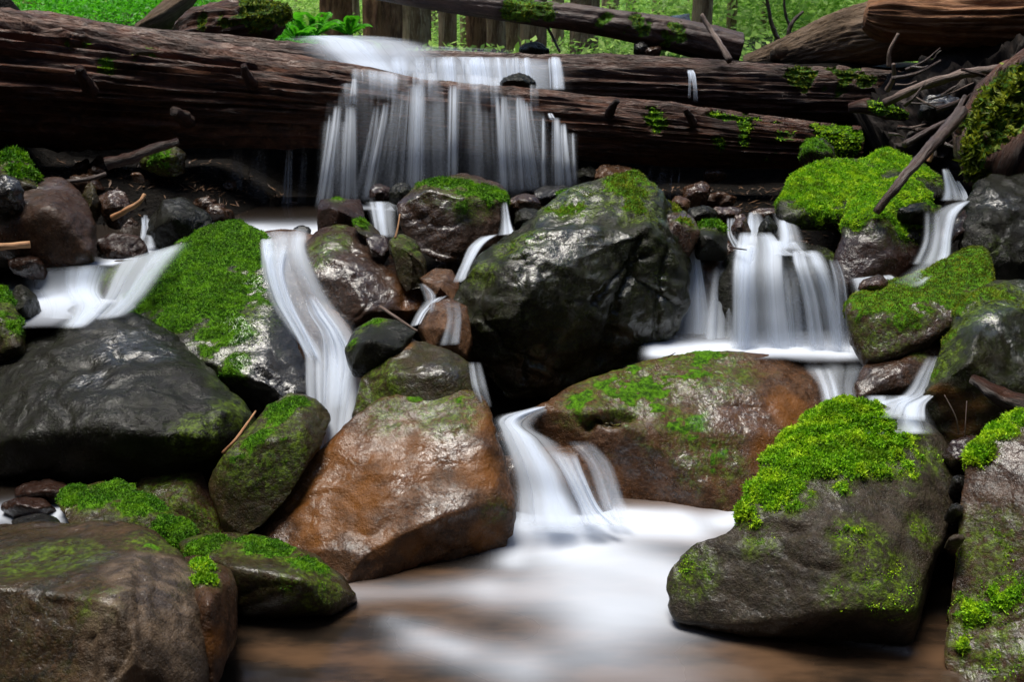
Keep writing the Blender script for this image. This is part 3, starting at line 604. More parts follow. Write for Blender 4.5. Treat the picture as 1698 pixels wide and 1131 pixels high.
# ------------------------------------------------------------------ boulders and rocks, photo pixels with depth offsets in metres
rock('boulder', 'largest dark wet boulder in the centre, green algae on its sloping top', 'green', 2.58,
     [(750, 490, .15), (764, 468, .2), (800, 420, .3), (870, 370, .42), (960, 312, .55), (1040, 294, .6), (1088, 312, .55), (1128, 380, .45), (1139, 430, .38), (1122, 520, .3), (1078, 592, .10), (1000, 640, .0), (900, 670, -.06), (830, 664, -.04), (775, 590, .08),
      (868, 428, .16), (872, 505, .03), (940, 462, .1), (1055, 425, .16), (1075, 560, .04), (862, 640, -.09), (960, 575, -.06), (790, 480, .08)], T=.45, fac=10, wetsp=[(950, 420, 75, 1.), (880, 460, 30, .5), (1110, 500, 40, .8), (890, 600, 30, .6), (1000, 470, 40, .3)], sm=7, amp=.030, nfreq=4.,
     moss=[(1040, 308, 42, .75), (1050, 340, 26, .5), (940, 345, 40, .15), (860, 400, 40, .15)], mth=.004, mL=.006, mm='moss_y', alg=[(960, 330, 60, 1.), (860, 400, 50, 1.), (1060, 350, 50, .8), (800, 450, 36, .8), (1000, 330, 50, .8), (1090, 460, 30, .4)],
     cracks=[([(1065, 390), (1040, 470), (1012, 530), (995, 600)], .012, .02), ([(1110, 410), (1095, 480), (1085, 560)], .010, .018), ([(870, 430), (872, 500), (868, 580), (864, 640)], .008, .012), ([(985, 500), (1040, 440), (1075, 420)], .01, .02)])
rock('boulder', 'orange brown wet boulder in front of the centre, with pale glossy streaks', 'rust', 1.93,
     [(430, 885, .12), (455, 848, .16), (520, 760, .25), (590, 692, .32), (625, 666, .36), (690, 650, .4), (760, 647, .4), (797, 660, .38), (816, 720, .3), (840, 815, .2), (843, 870, .14), (822, 930, .05), (765, 962, -.02), (660, 968, -.05), (560, 952, -.02), (470, 918, .06),
      (800, 680, .34), (808, 760, .23), (803, 880, .08), (620, 740, .24), (570, 860, .10), (700, 800, .17), (700, 925, .0), (530, 850, .12)], T=.4, fac=3, wetsp=[(740, 740, 50, .35), (670, 800, 22, .4), (730, 850, 50, .25)], sm=9, amp=.016, nfreq=4.5,
     moss=[(690, 656, 26, .30), (770, 655, 24, .3), (640, 670, 22, .2)], mth=.002, mL=.004, mdens=30000, alg=[(740, 680, 70, .9), (650, 690, 60, .7), (820, 850, 40, .5)],
     rust=[(560, 800, 110, 1.), (660, 760, 80, .8), (795, 780, 40, 1.2), (805, 880, 35, 1.), (700, 900, 60, .3), (620, 870, 60, .5), (800, 700, 30, .9)],
     cracks=[([(670, 952), (720, 935), (762, 915)], .006, .012), ([(480, 850), (520, 790), (560, 750)], .006, .007)])
rock('boulder', 'low broad brown boulder with green film right of the rapids', 'rust', 2.26,
     [(865, 712, .15), (882, 690, .19), (950, 646, .28), (1060, 604, .38), (1180, 588, .44), (1290, 594, .44), (1348, 622, .4), (1372, 668, .32), (1355, 730, .2), (1300, 810, .08), (1200, 852, .02), (1120, 846, .0), (1045, 858, 0), (1012, 820, .03), (960, 745, .1), (890, 728, .14),
      (1290, 650, .3), (1265, 720, .16), (1240, 815, .06), (980, 712, .12), (1100, 800, .07), (1130, 700, .21)], T=.4, fac=2, wetsp=[(1220, 680, 60, .9), (1120, 790, 50, .7), (1040, 760, 40, .4), (1240, 760, 40, .7)], sm=9, amp=.014, nfreq=4.,
     moss=[(1060, 640, 70, .48), (960, 668, 40, .36), (1160, 610, 70, .4), (1130, 700, 60, .22), (1190, 760, 60, .18)], mth=.003, mL=.0045, mdens=42000, alg=[(1040, 635, 90, 1.1), (1160, 760, 60, .6), (1180, 610, 80, 1.)],
     rust=[(1310, 680, 40, 1.1), (1280, 760, 45, 1.1), (1000, 800, 40, .6)], cracks=[([(975, 705), (1010, 692), (1055, 690)], .013, .035), ([(1000, 706), (1030, 700)], .012, .03)])
rock('boulder', 'grey brown boulder at front right under a thick bright green moss cushion', 'grey', 1.665,
     [(1212, 885, .15), (1242, 825, .2), (1290, 742, .32), (1340, 700, .37), (1400, 677, .4), (1500, 692, .4), (1560, 722, .37), (1597, 790, .3), (1575, 860, .22), (1545, 940, .1), (1510, 1065, .03), (1420, 985, -.03), (1515, 1010, -.02), (1380, 870, .1), (1500, 830, .18), (1300, 930, .02)],
     extra=[[(1118, 955, .1), (1124, 925, .13), (1160, 900, .14), (1212, 882, .15), (1300, 875, .14), (1520, 960, .06), (1505, 1072, .04), (1400, 1060, .03), (1250, 1040, .03), (1130, 1012, .07), (1210, 920, .02), (1310, 935, -.01), (1420, 985, -.05), (1515, 1010, -.02)]], T=.4, fac=2, sm=9, amp=.014, nfreq=4.,
     moss=[(1400, 715, 70, 1.5), (1340, 755, 62, 1.5), (1290, 815, 42, 1.3), (1440, 750, 56, 1.2), (1400, 770, 40, .8), (1235, 855, 24, .9), (1340, 825, 30, .3), (1500, 730, 36, .35), (1425, 880, 26, .0), (1505, 820, 16, .2), (1400, 810, 30, .35), (1255, 870, 22, .4)],
     mth=.012, mL=.0085, mm='moss_b', mdens=170000, alg=[(1430, 900, 60, 1.1), (1470, 960, 80, 1.), (1530, 880, 40, .9), (1400, 990, 60, .6), (1150, 950, 60, .8), (1260, 900, 50, .6), (1540, 760, 50, .6)], mnoise=.75,
     cracks=[([(1310, 885), (1350, 875), (1400, 890)], .012, .012)])
rock('boulder', 'dark brown boulder cut off by the right edge, moss along its rim', 'brown', 1.56,
     [(1603, 778, .32), (1640, 722, .38), (1700, 685, .42), (1850, 650, .42), (1930, 800, .25), (1900, 1160, 0), (1720, 1230, 0), (1600, 1170, 0), (1572, 1070, .02), (1574, 1030, .0), (1592, 960, .06), (1592, 870, .18), (1650, 995, -.05), (1720, 960, -.05), (1700, 820, .18)], T=.4, fac=5, sm=10, amp=.014, nfreq=4.,
     moss=[(1625, 750, 26, 1.1), (1660, 715, 26, 1.1), (1695, 692, 24, 1.1), (1610, 1010, 40, .55), (1650, 980, 40, .5), (1690, 990, 50, .4), (1600, 1080, 30, .3)], mth=.007, mL=.009, mm='moss_b', alg=[(1640, 1060, 90, .9), (1640, 900, 100, .6)])
rock('boulder', 'big banded brown boulder in the bottom left corner with grooved front', 'strata', 1.30,
     [(-260, 885, .5), (0, 870, .5), (200, 868, .47), (245, 880, .43), (292, 915, .36), (322, 950, .3), (330, 1010, .22), (325, 1140, .12), (300, 1260, .1), (-260, 1300, 0), (-320, 1000, .1), (235, 905, .33), (195, 985, .13), (135, 1060, .0), (95, 1180, -.05), (0, 1000, .12)], T=.35, fac=5, wetsp=[(60, 1060, 80, .5), (160, 930, 40, .3)], sm=9, amp=.012, nfreq=5.,
     moss=[(130, 930, 14, .1), (250, 905, 24, .12)], mth=.003, mL=.005, mm='moss_y', mdens=20000, alg=[(80, 930, 120, .8), (170, 1000, 60, .8), (250, 900, 60, .8)], strata=[(270, 960, 90, 1.3), (240, 1060, 100, 1.3), (300, 1100, 90, 1.2)],
     cracks=[([(235, 940), (232, 1000), (242, 1060)], .006, .012), ([(262, 930), (258, 1010)], .005, .010), ([(190, 1020), (185, 1131)], .006, .01), ([(150, 1060), (146, 1131)], .006, .01), ([(300, 1000), (303, 1080)], .004, .01), ([(215, 1010), (208, 1100)], .005, .01)])
rock('boulder', 'upright brown rock with a small yellow green moss tuft, beside the bottom left boulder', 'brown', 1.46,
     [(292, 930, .2), (330, 922, .22), (385, 948, .2), (392, 980, .18), (386, 1050, .08), (352, 1125, 0), (300, 1170, 0), (250, 1100, .1), (345, 1000, .04)], T=.2, sm=8, amp=.006,
     moss=[(335, 940, 24, .9), (345, 965, 20, .8)], mth=.008, mL=.009, mm='moss_b', rust=[(360, 1060, 40, .6)], cat='rock')
rock('rock', 'flat mossy rock behind the bottom left boulder', 'olive', 1.95,
     [(96, 838, .07), (113, 814, .12), (170, 803, .17), (222, 806, .17), (300, 868, .12), (350, 893, .06), (330, 915, 0), (240, 882, 0), (120, 875, 0), (250, 850, .03)], T=.16, sm=7, amp=.010,
     moss=[(120, 822, 30, 1.), (180, 820, 40, 1.), (240, 835, 40, 1.2), (290, 875, 40, 1.2)], mth=.006, mL=.006, mm='moss')
rock('rock', 'long low mossy rock touching the pool, left of the orange boulder', 'olive', 1.76,
     [(300, 902, .12), (340, 887, .17), (430, 890, .22), (512, 916, .17), (560, 950, .12), (581, 985, .07), (540, 1008, .0), (400, 1010, 0), (350, 985, .05), (385, 940, .01), (500, 962, -.02)], T=.2, sm=8, amp=.008,
     moss=[(340, 905, 40, .9), (430, 910, 60, .8), (510, 940, 50, .6), (545, 965, 30, .4)], mth=.005, mL=.006, alg=[(520, 970, 70, .9)])
rock('rock', 'brown wedge rock standing behind the flat mossy rock', 'brown', 2.1,
     [(226, 802, .1), (262, 780, .14), (300, 768, .17), (325, 772, .17), (346, 810, .12), (366, 885, .02), (340, 905, 0), (280, 900, 0), (235, 850, .03), (310, 830, .03)], T=.22, sm=9, amp=.006, alg=[(270, 810, 60, 1.), (330, 860, 50, .8)])
rock('boulder', 'huge rounded black wet boulder at the left edge with a glossy top', 'dark', 2.16,
     [(-80, 640, .32), (0, 580, .42), (60, 541, .52), (130, 514, .58), (200, 518, .58), (282, 550, .52), (352, 620, .36), (412, 688, .2), (414, 718, .16), (372, 765, .1), (240, 785, .06), (100, 790, .06), (0, 780, .06), (-120, 770, .12),
      (100, 605, .26), (215, 612, .24), (300, 612, .26), (362, 672, .12), (150, 705, .03), (320, 722, .03), (40, 720, .03)], T=.4, wetsp=[(210, 575, 50, .9), (150, 630, 26, .6), (270, 590, 30, .6)], sm=14, amp=.020, nfreq=3.6,
     moss=[(395, 670, 26, .12), (370, 640, 30, .12)], mth=.002, mL=.004, mdens=20000, alg=[(330, 720, 60, .9), (390, 680, 50, .8), (120, 530, 40, .4)],
     cracks=[([(185, 570), (200, 600), (215, 590), (235, 588)], .008, .012), ([(70, 590), (85, 620), (100, 640)], .012, .008)])
rock('boulder', 'triangular boulder left of the white chute, its upper slope covered in green moss', 'slate', 2.55,
     [(180, 520, .28), (232, 470, .36), (292, 410, .5), (350, 374, .6), (395, 370, .62), (442, 398, .54), (462, 470, .42), (505, 560, .22), (517, 620, .08), (514, 670, -.02), (440, 695, -.12), (400, 660, -.06), (300, 570, .1), (200, 545, .2), (350, 480, .3), (440, 590, .06)], T=.4, fac=2, wetsp=[(455, 560, 60, 1.), (440, 660, 50, .9), (490, 620, 40, .9), (440, 470, 30, .4)], sm=9, amp=.016, nfreq=4.,
     moss=[(370, 395, 60, 1.5), (320, 430, 70, 1.4), (260, 480, 60, 1.3), (350, 480, 80, 1.1), (400, 430, 45, 1.), (370, 550, 60, .8), (380, 600, 36, .5), (300, 520, 50, 1.)], mth=.005, mL=.0055, mm='moss', mdens=110000, mnoise=.7,
     alg=[(400, 520, 80, .7)], cracks=[([(425, 615), (450, 630), (480, 648)], .012, .02)])
rock('rock', 'slanted dark rock with a moss covered face between the black and orange boulders', 'olive', 2.0,
     [(348, 800, .06), (382, 748, .12), (432, 690, .22), (480, 655, .3), (522, 668, .3), (548, 695, .26), (532, 740, .16), (480, 800, .05), (425, 860, .0), (372, 880, .0), (505, 708, .16), (440, 765, .04), (390, 800, .0)], T=.25, fac=5, sm=7, amp=.008,
     moss=[(455, 690, 34, .8), (490, 668, 28, .7), (430, 725, 34, .5), (400, 770, 30, .25)], mth=.004, mL=.0055, alg=[(430, 740, 80, 1.2)])
rock('boulder', 'angular brown boulder with glittering wet top, right of the white chute', 'brown', 2.74,
     [(500, 412, .3), (530, 381, .4), (562, 370, .44), (602, 380, .44), (642, 430, .36), (702, 480, .22), (716, 496, .16), (692, 520, .06), (640, 540, .0), (580, 550, .0), (530, 485, .1), (506, 452, .2), (548, 440, .14), (602, 482, .06), (668, 512, .02), (555, 530, .0)], T=.3, fac=6, wetsp=[(590, 430, 50, 1.), (640, 480, 40, 1.), (560, 420, 30, .6)], sm=5, amp=.014, nfreq=6.,
     moss=[(562, 376, 16, .5)], mth=.003, mL=.005, alg=[(545, 400, 40, 1.), (530, 430, 30, .8)], rust=[(680, 490, 40, .6)], cracks=[([(585, 418), (605, 428), (620, 436)], .006, .01)])
rock('boulder', 'squarish brown boulder with a flat moss cap at the foot of the main waterfall', 'brown', 3.1,
     [(664, 342, .2), (700, 302, .32), (765, 290, .44), (822, 305, .44), (840, 320, .38), (836, 360, .26), (805, 425, .05), (740, 418, 0), (682, 398, .05), (670, 372, .1), (712, 322, .14), (780, 346, .1), (830, 332, .2), (795, 400, .0), (690, 382, .02)], T=.3, fac=5, wetsp=[(720, 350, 40, .5)], sm=4, amp=.014, nfreq=6.,
     moss=[(740, 300, 44, .8), (800, 312, 44, .9), (770, 325, 30, .5), (832, 320, 18, 1.2)], mth=.005, mL=.006, alg=[(780, 320, 50, 1.)])
rock('rock', 'blocky dark rock with flat top at the upper end of the white chute', 'red', 3.22, [(526, 345, .1), (532, 330, .16), (560, 328, .2), (597, 330, .2), (602, 352, .12), (598, 385, 0), (540, 392, 0), (527, 375, .04), (555, 350, .0)], T=.16, fac=4, sm=4, amp=.006, moss=[(560, 330, 14, .5)], mth=.003)
rock('rock', 'knobbly olive brown rock wedged between the angular and the moss capped boulders', 'olive', 2.86, [(646, 400, .1), (668, 392, .16), (690, 402, .16), (708, 432, .1), (702, 466, .0), (672, 472, 0), (656, 445, .03), (680, 430, -.01)], T=.15, fac=5, sm=4, amp=.010, alg=[(675, 405, 30, 1.)])
rock('rock', 'small orange brown wet rock in the dark gap below the moss capped boulder', 'rust', 2.82, [(698, 462, .08), (722, 446, .12), (748, 448, .12), (760, 470, .08), (756, 500, 0), (712, 505, 0), (730, 475, -.01)], T=.12, sm=4, amp=.008)
rock('rock', 'small dark red stone resting on the angular brown boulder', 'red', 2.98, [(606, 396, .04), (622, 386, .07), (642, 392, .07), (646, 412, .03), (634, 424, 0), (615, 412, .0)], T=.07, sm=3, amp=.005)
rock('rock', 'mossy grey stone between the blocky rock and the angular boulder', 'olive', 3.06, [(584, 366, .05), (602, 360, .08), (628, 384, .05), (638, 402, .02), (612, 396, .0), (590, 382, .0)], T=.07, sm=3, amp=.005, moss=[(598, 368, 14, .8)])
rock('rock', 'rounded reddish rock with water slipping over it, left foot of the largest dark boulder', 'rust', 2.56, [(694, 542, .06), (715, 506, .12), (745, 494, .15), (775, 508, .13), (782, 558, .05), (772, 588, 0), (718, 580, 0), (738, 545, -.01)], T=.16, sm=8, amp=.005)
rock('rock', 'small dark oval rock with mossy rim, right beside the lower white chute', 'dark', 2.4, [(574, 578, .06), (590, 546, .12), (622, 528, .16), (668, 534, .14), (692, 548, .1), (662, 578, .02), (620, 604, 0), (586, 610, .01), (610, 565, .0)], T=.16, sm=7, amp=.006, moss=[(615, 536, 26, .4), (585, 570, 14, .3)], mth=.003, mL=.005)
rock('rock', 'rounded olive rock with orange crest just behind the orange brown boulder', 'olive', 2.28, [(588, 690, .04), (604, 622, .12), (642, 570, .2), (668, 558, .22), (742, 580, .18), (782, 606, .14), (794, 645, .08), (772, 680, .02), (700, 700, 0), (660, 620, .06), (740, 620, .06)], T=.25, wetsp=[(730, 610, 30, .8), (660, 585, 20, .6)], sm=8, amp=.010, alg=[(620, 640, 60, 1.)], rust=[(665, 565, 26, 1.)], moss=[(600, 660, 20, .1)], mth=.002, mdens=15000)
# right hand side
rock('boulder', 'dark rounded boulder behind the right falls, veiled by white water', 'dark', 2.88, [(1196, 470, .1), (1206, 424, .2), (1242, 405, .3), (1300, 400, .34), (1370, 414, .3), (1405, 448, .2), (1420, 492, .12), (1418, 570, .03), (1400, 610, 0), (1196, 610, 0), (1230, 440, .1), (1370, 450, .08), (1300, 520, .0)], T=.3, sm=9, amp=.008, alg=[(1390, 430, 40, .6)])
rock('rock', 'dark wet rock between the two left strands of the right falls', 'brown', 3.02, [(1146, 425, .1), (1170, 410, .14), (1205, 412, .14), (1215, 440, .08), (1212, 620, 0), (1140, 620, .0), (1150, 480, .03), (1185, 470, -.01)], T=.2, sm=6, amp=.01, alg=[(1160, 415, 20, .8)])
rock('rock', 'dark rock with a green moss crest just above the right falls', 'dark', 3.02, [(1146, 385, .05), (1165, 370, .1), (1195, 366, .12), (1206, 390, .08), (1204, 418, 0), (1160, 415, 0), (1180, 395, -.02)], T=.12, sm=4, amp=.006, moss=[(1180, 370, 20, 1.), (1155, 378, 14, .8)], mth=.006, mL=.008)
rock('rock', 'slanting rock with yellow green moss ridge, right shoulder of the largest boulder', 'brown', 2.98, [(1090, 340, .15), (1110, 334, .18), (1150, 362, .1), (1160, 385, .03), (1140, 420, 0), (1105, 400, 0), (1120, 370, .02)], T=.15, sm=4, amp=.006, moss=[(1110, 345, 18, .9), (1140, 368, 16, .9)], mth=.006, mL=.008, mm='moss_y')
rock('boulder', 'mossy boulder, fully cushioned bright green, under the end of the front log', 'dark', 3.2, [(1296, 335, .1), (1312, 300, .22), (1350, 275, .37), (1402, 262, .48), (1455, 268, .5), (1492, 290, .42), (1500, 325, .3), (1470, 352, .15), (1420, 372, .04), (1300, 362, .05), (1370, 345, .04)], T=.35, sm=9, amp=.012,
     moss=[(1340, 310, 60, 1.4), (1400, 300, 70, 1.4), (1440, 300, 60, 1.2), (1350, 335, 40, .8), (1420, 330, 50, .7)], mth=.008, mL=.0062, mm='moss_b', mdens=110000)
rock('rock', 'low rock with bright moss behind the fully cushioned boulder', 'dark', 3.45, [(1436, 300, .1), (1438, 268, .25), (1470, 253, .32), (1520, 268, .3), (1560, 290, .22), (1568, 325, .05), (1480, 345, 0), (1500, 300, .05)], T=.3, sm=8, amp=.010, moss=[(1470, 262, 40, 1.4), (1510, 280, 40, 1.), (1535, 295, 26, .5)], mth=.008, mL=.0062, mm='moss_b')
rock('boulder', 'brown boulder wearing a bright moss cap, with a dead stick leaning across it', 'red', 2.85, [(1386, 430, .08), (1400, 370, .15), (1416, 330, .24), (1440, 313, .3), (1500, 300, .34), (1538, 320, .3), (1547, 370, .2), (1520, 430, .05), (1480, 470, 0), (1400, 472, 0), (1450, 360, .1), (1480, 420, .02)], T=.3, sm=8, amp=.010,
     moss=[(1450, 325, 46, 1.4), (1500, 318, 46, 1.4), (1480, 345, 46, 1.2), (1430, 350, 36, 1.2), (1525, 350, 34, 1.), (1500, 380, 26, .6)], mth=.009, mL=.0062, mm='moss_b')
rock('boulder', 'big dark slate boulder at the right edge beside the upper side stream', 'dark', 2.72, [(1596, 470, .05), (1600, 400, .15), (1602, 335, .28), (1640, 292, .4), (1760, 280, .45), (1860, 350, .35), (1820, 500, 0), (1640, 500, 0), (1660, 360, .15), (1640, 430, .04)], T=.35, fac=7, wetsp=[(1660, 330, 40, .3)], sm=8, amp=.020, alg=[(1650, 410, 40, .3)])
rock('boulder', 'tapered rock covered in yellow green moss, in front of the side stream', 'brown', 2.42, [(1404, 512, .12), (1420, 488, .18), (1470, 470, .22), (1534, 452, .26), (1600, 440, .26), (1642, 470, .16), (1600, 520, .06), (1540, 560, .02), (1470, 588, .0), (1440, 594, .02), (1415, 545, .08), (1450, 520, .06)], T=.28, sm=6, amp=.008,
     extra=[[(1520, 460, .24), (1560, 440, .27), (1600, 416, .3), (1628, 412, .3), (1640, 440, .26), (1644, 472, .18), (1600, 500, .1)]],
     moss=[(1440, 495, 50, .9), (1500, 480, 60, 1.), (1560, 460, 60, 1.), (1610, 430, 50, 1.3), (1500, 520, 40, .5), (1580, 490, 40, .7), (1620, 465, 30, .8)], mth=.005, mL=.005, mm='moss_y', mdens=110000, alg=[(1460, 550, 60, .7)])
rock('rock', 'flat reddish wet rock below the tapered mossy rock', 'brown', 2.33, [(1420, 632, .05), (1432, 605, .1), (1500, 574, .18), (1562, 553, .22), (1562, 592, .12), (1505, 640, .0), (1424, 660, 0), (1480, 615, .02)], T=.2, sm=6, amp=.008, alg=[(1530, 562, 30, .6)])
rock('boulder', 'olive boulder at the right edge, green rim and pale sloping top, behind the leaning root', 'green', 2.06, [(1545, 640, .12), (1553, 610, .16), (1572, 545, .28), (1600, 492, .38), (1642, 474, .42), (1760, 470, .44), (1880, 540, .35), (1820, 760, 0), (1640, 750, 0), (1530, 730, .0), (1640, 560, .12), (1700, 560, .14), (1590, 660, .02)],
     extra=[[(1521, 700, .06), (1535, 660, .1), (1556, 625, .15), (1700, 600, .2), (1800, 740, 0), (1640, 750, 0), (1530, 730, .0), (1590, 660, .02)]], T=.35, fac=6, wetsp=[(1670, 520, 50, 1.), (1700, 540, 50, .8)], sm=8, amp=.014,
     moss=[(1600, 500, 30, .45), (1570, 560, 20, .5), (1650, 485, 40, .4), (1550, 620, 14, .4)], mth=.003, mL=.0055, mm='moss_y', alg=[(1600, 520, 60, 1.2), (1560, 600, 50, 1.), (1660, 490, 60, 1.1)], rust=[(1590, 680, 60, .35)])
rock('rock', 'brown sunken rock glowing through the middle rapids', 'rust', 2.24, [(850, 780, .08), (900, 745, .14), (970, 740, .14), (1010, 790, .08), (1015, 880, 0), (860, 880, 0), (930, 800, .0)], T=.2, sm=9, amp=.006)
rock('rock', 'smooth brown bedrock slab showing through the white chute', 'rust', 2.62, [(400, 396, .55), (470, 385, .6), (530, 395, .55), (520, 450, .38), (560, 520, .2), (600, 600, .05), (600, 760, -.1), (500, 760, -.1), (470, 560, .12), (440, 470, .3), (490, 470, .28), (550, 580, .06)], T=.3, sm=9, amp=.006)
blob('rock', 'small reddish rock in the gap under the olive boulder at right', 'red', 1603, 752, 40, 28, 1.95)
blob('rock', 'small pale stone wedged in the crack between the two front right boulders', 'grey', 1588, 893, 14, 7, 1.72)
blob('rock', 'dark pebble stuck high in the crack between the two front right boulders', 'slate', 1592, 800, 12, 14, 1.88)
blob('rock', 'grey pebble in the middle of the crack between the front right boulders', 'slate', 1585, 845, 12, 12, 1.8)
# left background pile
rock('rock', 'mossy rock at the left edge under the big log', 'olive', 3.05, [(-60, 290, .2), (0, 250, .26), (30, 252, .26), (52, 280, .18), (60, 310, .06), (-40, 330, 0), (10, 290, .04)], T=.25, sm=6, moss=[(10, 262, 34, 1.), (40, 285, 24, .8)], mth=.01, mL=.01, mm='moss')
rock('boulder', 'large smooth dark brown boulder at left, in the shade of the big log', 'brown', 2.95, [(10, 330, .1), (45, 300, .22), (95, 294, .27), (130, 318, .22), (155, 370, .08), (150, 420, 0), (60, 430, 0), (-30, 400, 0), (80, 345, .0)], T=.3, sm=9, amp=.010)
rock('rock', 'speckled brown rock standing in the left pool', 'olive', 3.02, [(52, 410, .06), (60, 380, .12), (85, 370, .15), (130, 385, .14), (150, 420, .08), (150, 470, 0), (60, 475, 0), (90, 415, .0)], T=.22, sm=6, amp=.010)
blob('rock', 'thin upright stone in the pile left of the faint veil', 'olive', 150, 330, 13, 26, 3.25)
blob('rock', 'shiny purple grey stone among the sticks at left', 'brown', 189, 338, 28, 26, 3.25)
blob('rock', 'black rounded rock left of the green triangular boulder, in the log shadow', 'dark', 297, 375, 52, 40, 3.2)
blob('rock', 'smooth reddish stone with a trickle running over it at left', 'red', 200, 412, 44, 28, 3.1, sm=9)
rock('rock', 'smooth pale green rock half under the white water, left of the mossy triangle', 'grey', 2.86, [(146, 495, .06), (155, 455, .14), (190, 432, .2), (240, 428, .22), (262, 445, .18), (240, 480, .08), (200, 510, 0), (150, 512, 0), (195, 460, .06)], T=.25, sm=10, amp=.004, alg=[(170, 460, 50, .8)])
rock('rock', 'moss sided rock at the left edge above the black boulder', 'olive', 2.5, [(-80, 520, .1), (-20, 462, .22), (12, 485, .2), (34, 530, .1), (30, 575, 0), (-60, 600, 0), (0, 530, .04)], T=.25, sm=7, moss=[(0, 490, 36, .8), (15, 530, 30, .6), (-30, 500, 40, .8)], mth=.006, mL=.007)
blob('rock', 'dark round stone tucked behind the moss sided rock at left', 'dark', 34, 512, 26, 42, 2.66)
blob('rock', 'small red brown stone under the orange stick at left', 'red', 45, 438, 30, 14, 2.9)
blob('rock', 'wet black rock at the left edge beneath the mossy one', 'slate', 5, 318, 34, 26, 2.95)
blob('rock', 'dark flat slab of rock under the black boulder, upper of two', 'red', 72, 813, 50, 16, 2.1, dyt=.08)
blob('rock', 'dark flat slab of rock under the black boulder, lower of two', 'red', 42, 838, 40, 14, 2.02, dyt=.08)
blob('rock', 'low wet stone washed by water above the bottom left boulder', 'slate', 62, 868, 42, 14, 1.85, dyt=.08)
blob('rock', 'flat mossy stone in the dark under the big log', 'olive', 272, 262, 38, 20, 3.9, moss=[(262, 255, 30, .5)])
blob('rock', 'little orange stone lying below the reddish broken branch', 'rust', 226, 289, 9, 4, 3.6)
# stones at the foot of the main fall
blob('rock', 'red brown round stone in the spray at the foot of the main fall', 'red', 630, 320, 20, 16, 3.55)
blob('rock', 'dark stone touching the moss capped boulder on its left', 'dark', 665, 322, 18, 18, 3.45)
blob('rock', 'brown stone right of the moss capped boulder', 'brown', 868, 336, 27, 16, 3.4)
blob('rock', 'dark stone below the brown one, right of the moss capped boulder', 'dark', 878, 362, 26, 17, 3.3)
blob('rock', 'pale grey flat stone in the water behind the largest boulder', 'slate', 922, 320, 40, 13, 3.65, dyt=.16)
blob('rock', 'tiny mossy stone at the back shoulder of the largest boulder', 'olive', 938, 324, 14, 7, 3.3, moss=[(938, 320, 16, 1.)])
blob('rock', 'smooth submerged pebble in the white water above the chute', 'slate', 500, 382, 15, 9, 3.25)
blob('rock', 'round dark pebble in white water beside the tapered mossy rock', 'brown', 1450, 474, 26, 18, 2.6, sm=9)
blob('rock', 'orange brown stone in the cavity under the front log', 'rust', 1018, 290, 34, 18, 4.1)
blob('rock', 'dark brown stone in the cavity under the front log, left of the orange one', 'dark', 975, 290, 20, 14, 4.15)
blob('rock', 'brown slanting stone at the dark back of the right cavity', 'brown', 1155, 322, 26, 20, 3.9, ang=-.6)
blob('rock', 'red stone hanging in the dark below the front log at right', 'red', 1185, 286, 18, 8, 4.2)
blob('rock', 'round reddish stone in the row above the right falls', 'rust', 1128, 338, 18, 14, 3.4)
blob('rock', 'dark wet stone with a trickle, in the row above the right falls', 'dark', 1165, 355, 24, 14, 3.3)
blob('rock', 'flat brown stone at the head of the right falls', 'brown', 1205, 352, 28, 11, 3.45)
blob('rock', 'brown stone with water parting round it at the lip of the right falls', 'brown', 1228, 378, 16, 24, 3.14)
blob('rock', 'dark stone between the two white spouts at the top of the right falls', 'dark', 1274, 378, 15, 24, 3.1)
blob('rock', 'shiny low stone at the top right of the right falls', 'brown', 1278, 354, 34, 10, 3.4)
blob('rock', 'blue green mossy stone under the end of the front log', 'slate', 1356, 254, 28, 24, 3.9, moss=[(1350, 240, 30, .6)])
blob('rock', 'dark ledge stone beside the upper side stream', 'dark', 1530, 348, 36, 12, 2.95, moss=[(1540, 340, 18, .3)])
rock('rock', 'slanting dark red rock splitting the side stream', 'red', 2.86, [(1566, 372, .08), (1600, 346, .14), (1618, 342, .14), (1612, 372, .06), (1572, 400, 0), (1560, 392, .02)], T=.15, sm=5)
blob('rock', 'dark rock under the side stream, left of its white spout', 'dark', 1512, 392, 26, 22, 2.95)
blob('rock', 'black rock on the log lip with water running round it', 'dark', 858, 134, 28, 12, 4.42)
blob('rock', 'dark hump of rock behind the upper water sheet', 'dark', 884, 80, 24, 11, 5.2)
blob('rock', 'small grey stone under the thin fallen log', 'slate', 1062, 76, 12, 9, 5.1)
blob('rock', 'brown stone under the thin fallen log, right of the grey one', 'brown', 1082, 82, 16, 8, 5.1)
rock('rock', 'pale grey slab leaning behind the thin fallen log', 'slate', 5.6, [(1060, 36, .3), (1100, 28, .4), (1146, 20, .4), (1150, 45, .2), (1130, 70, 0), (1070, 60, 0), (1105, 40, .1)], T=.3, sm=4, amp=.01, grow=1.)
blob('rock', 'grey green stone in the dark tangle of roots at right', 'slate', 1560, 175, 36, 18, 4.0)
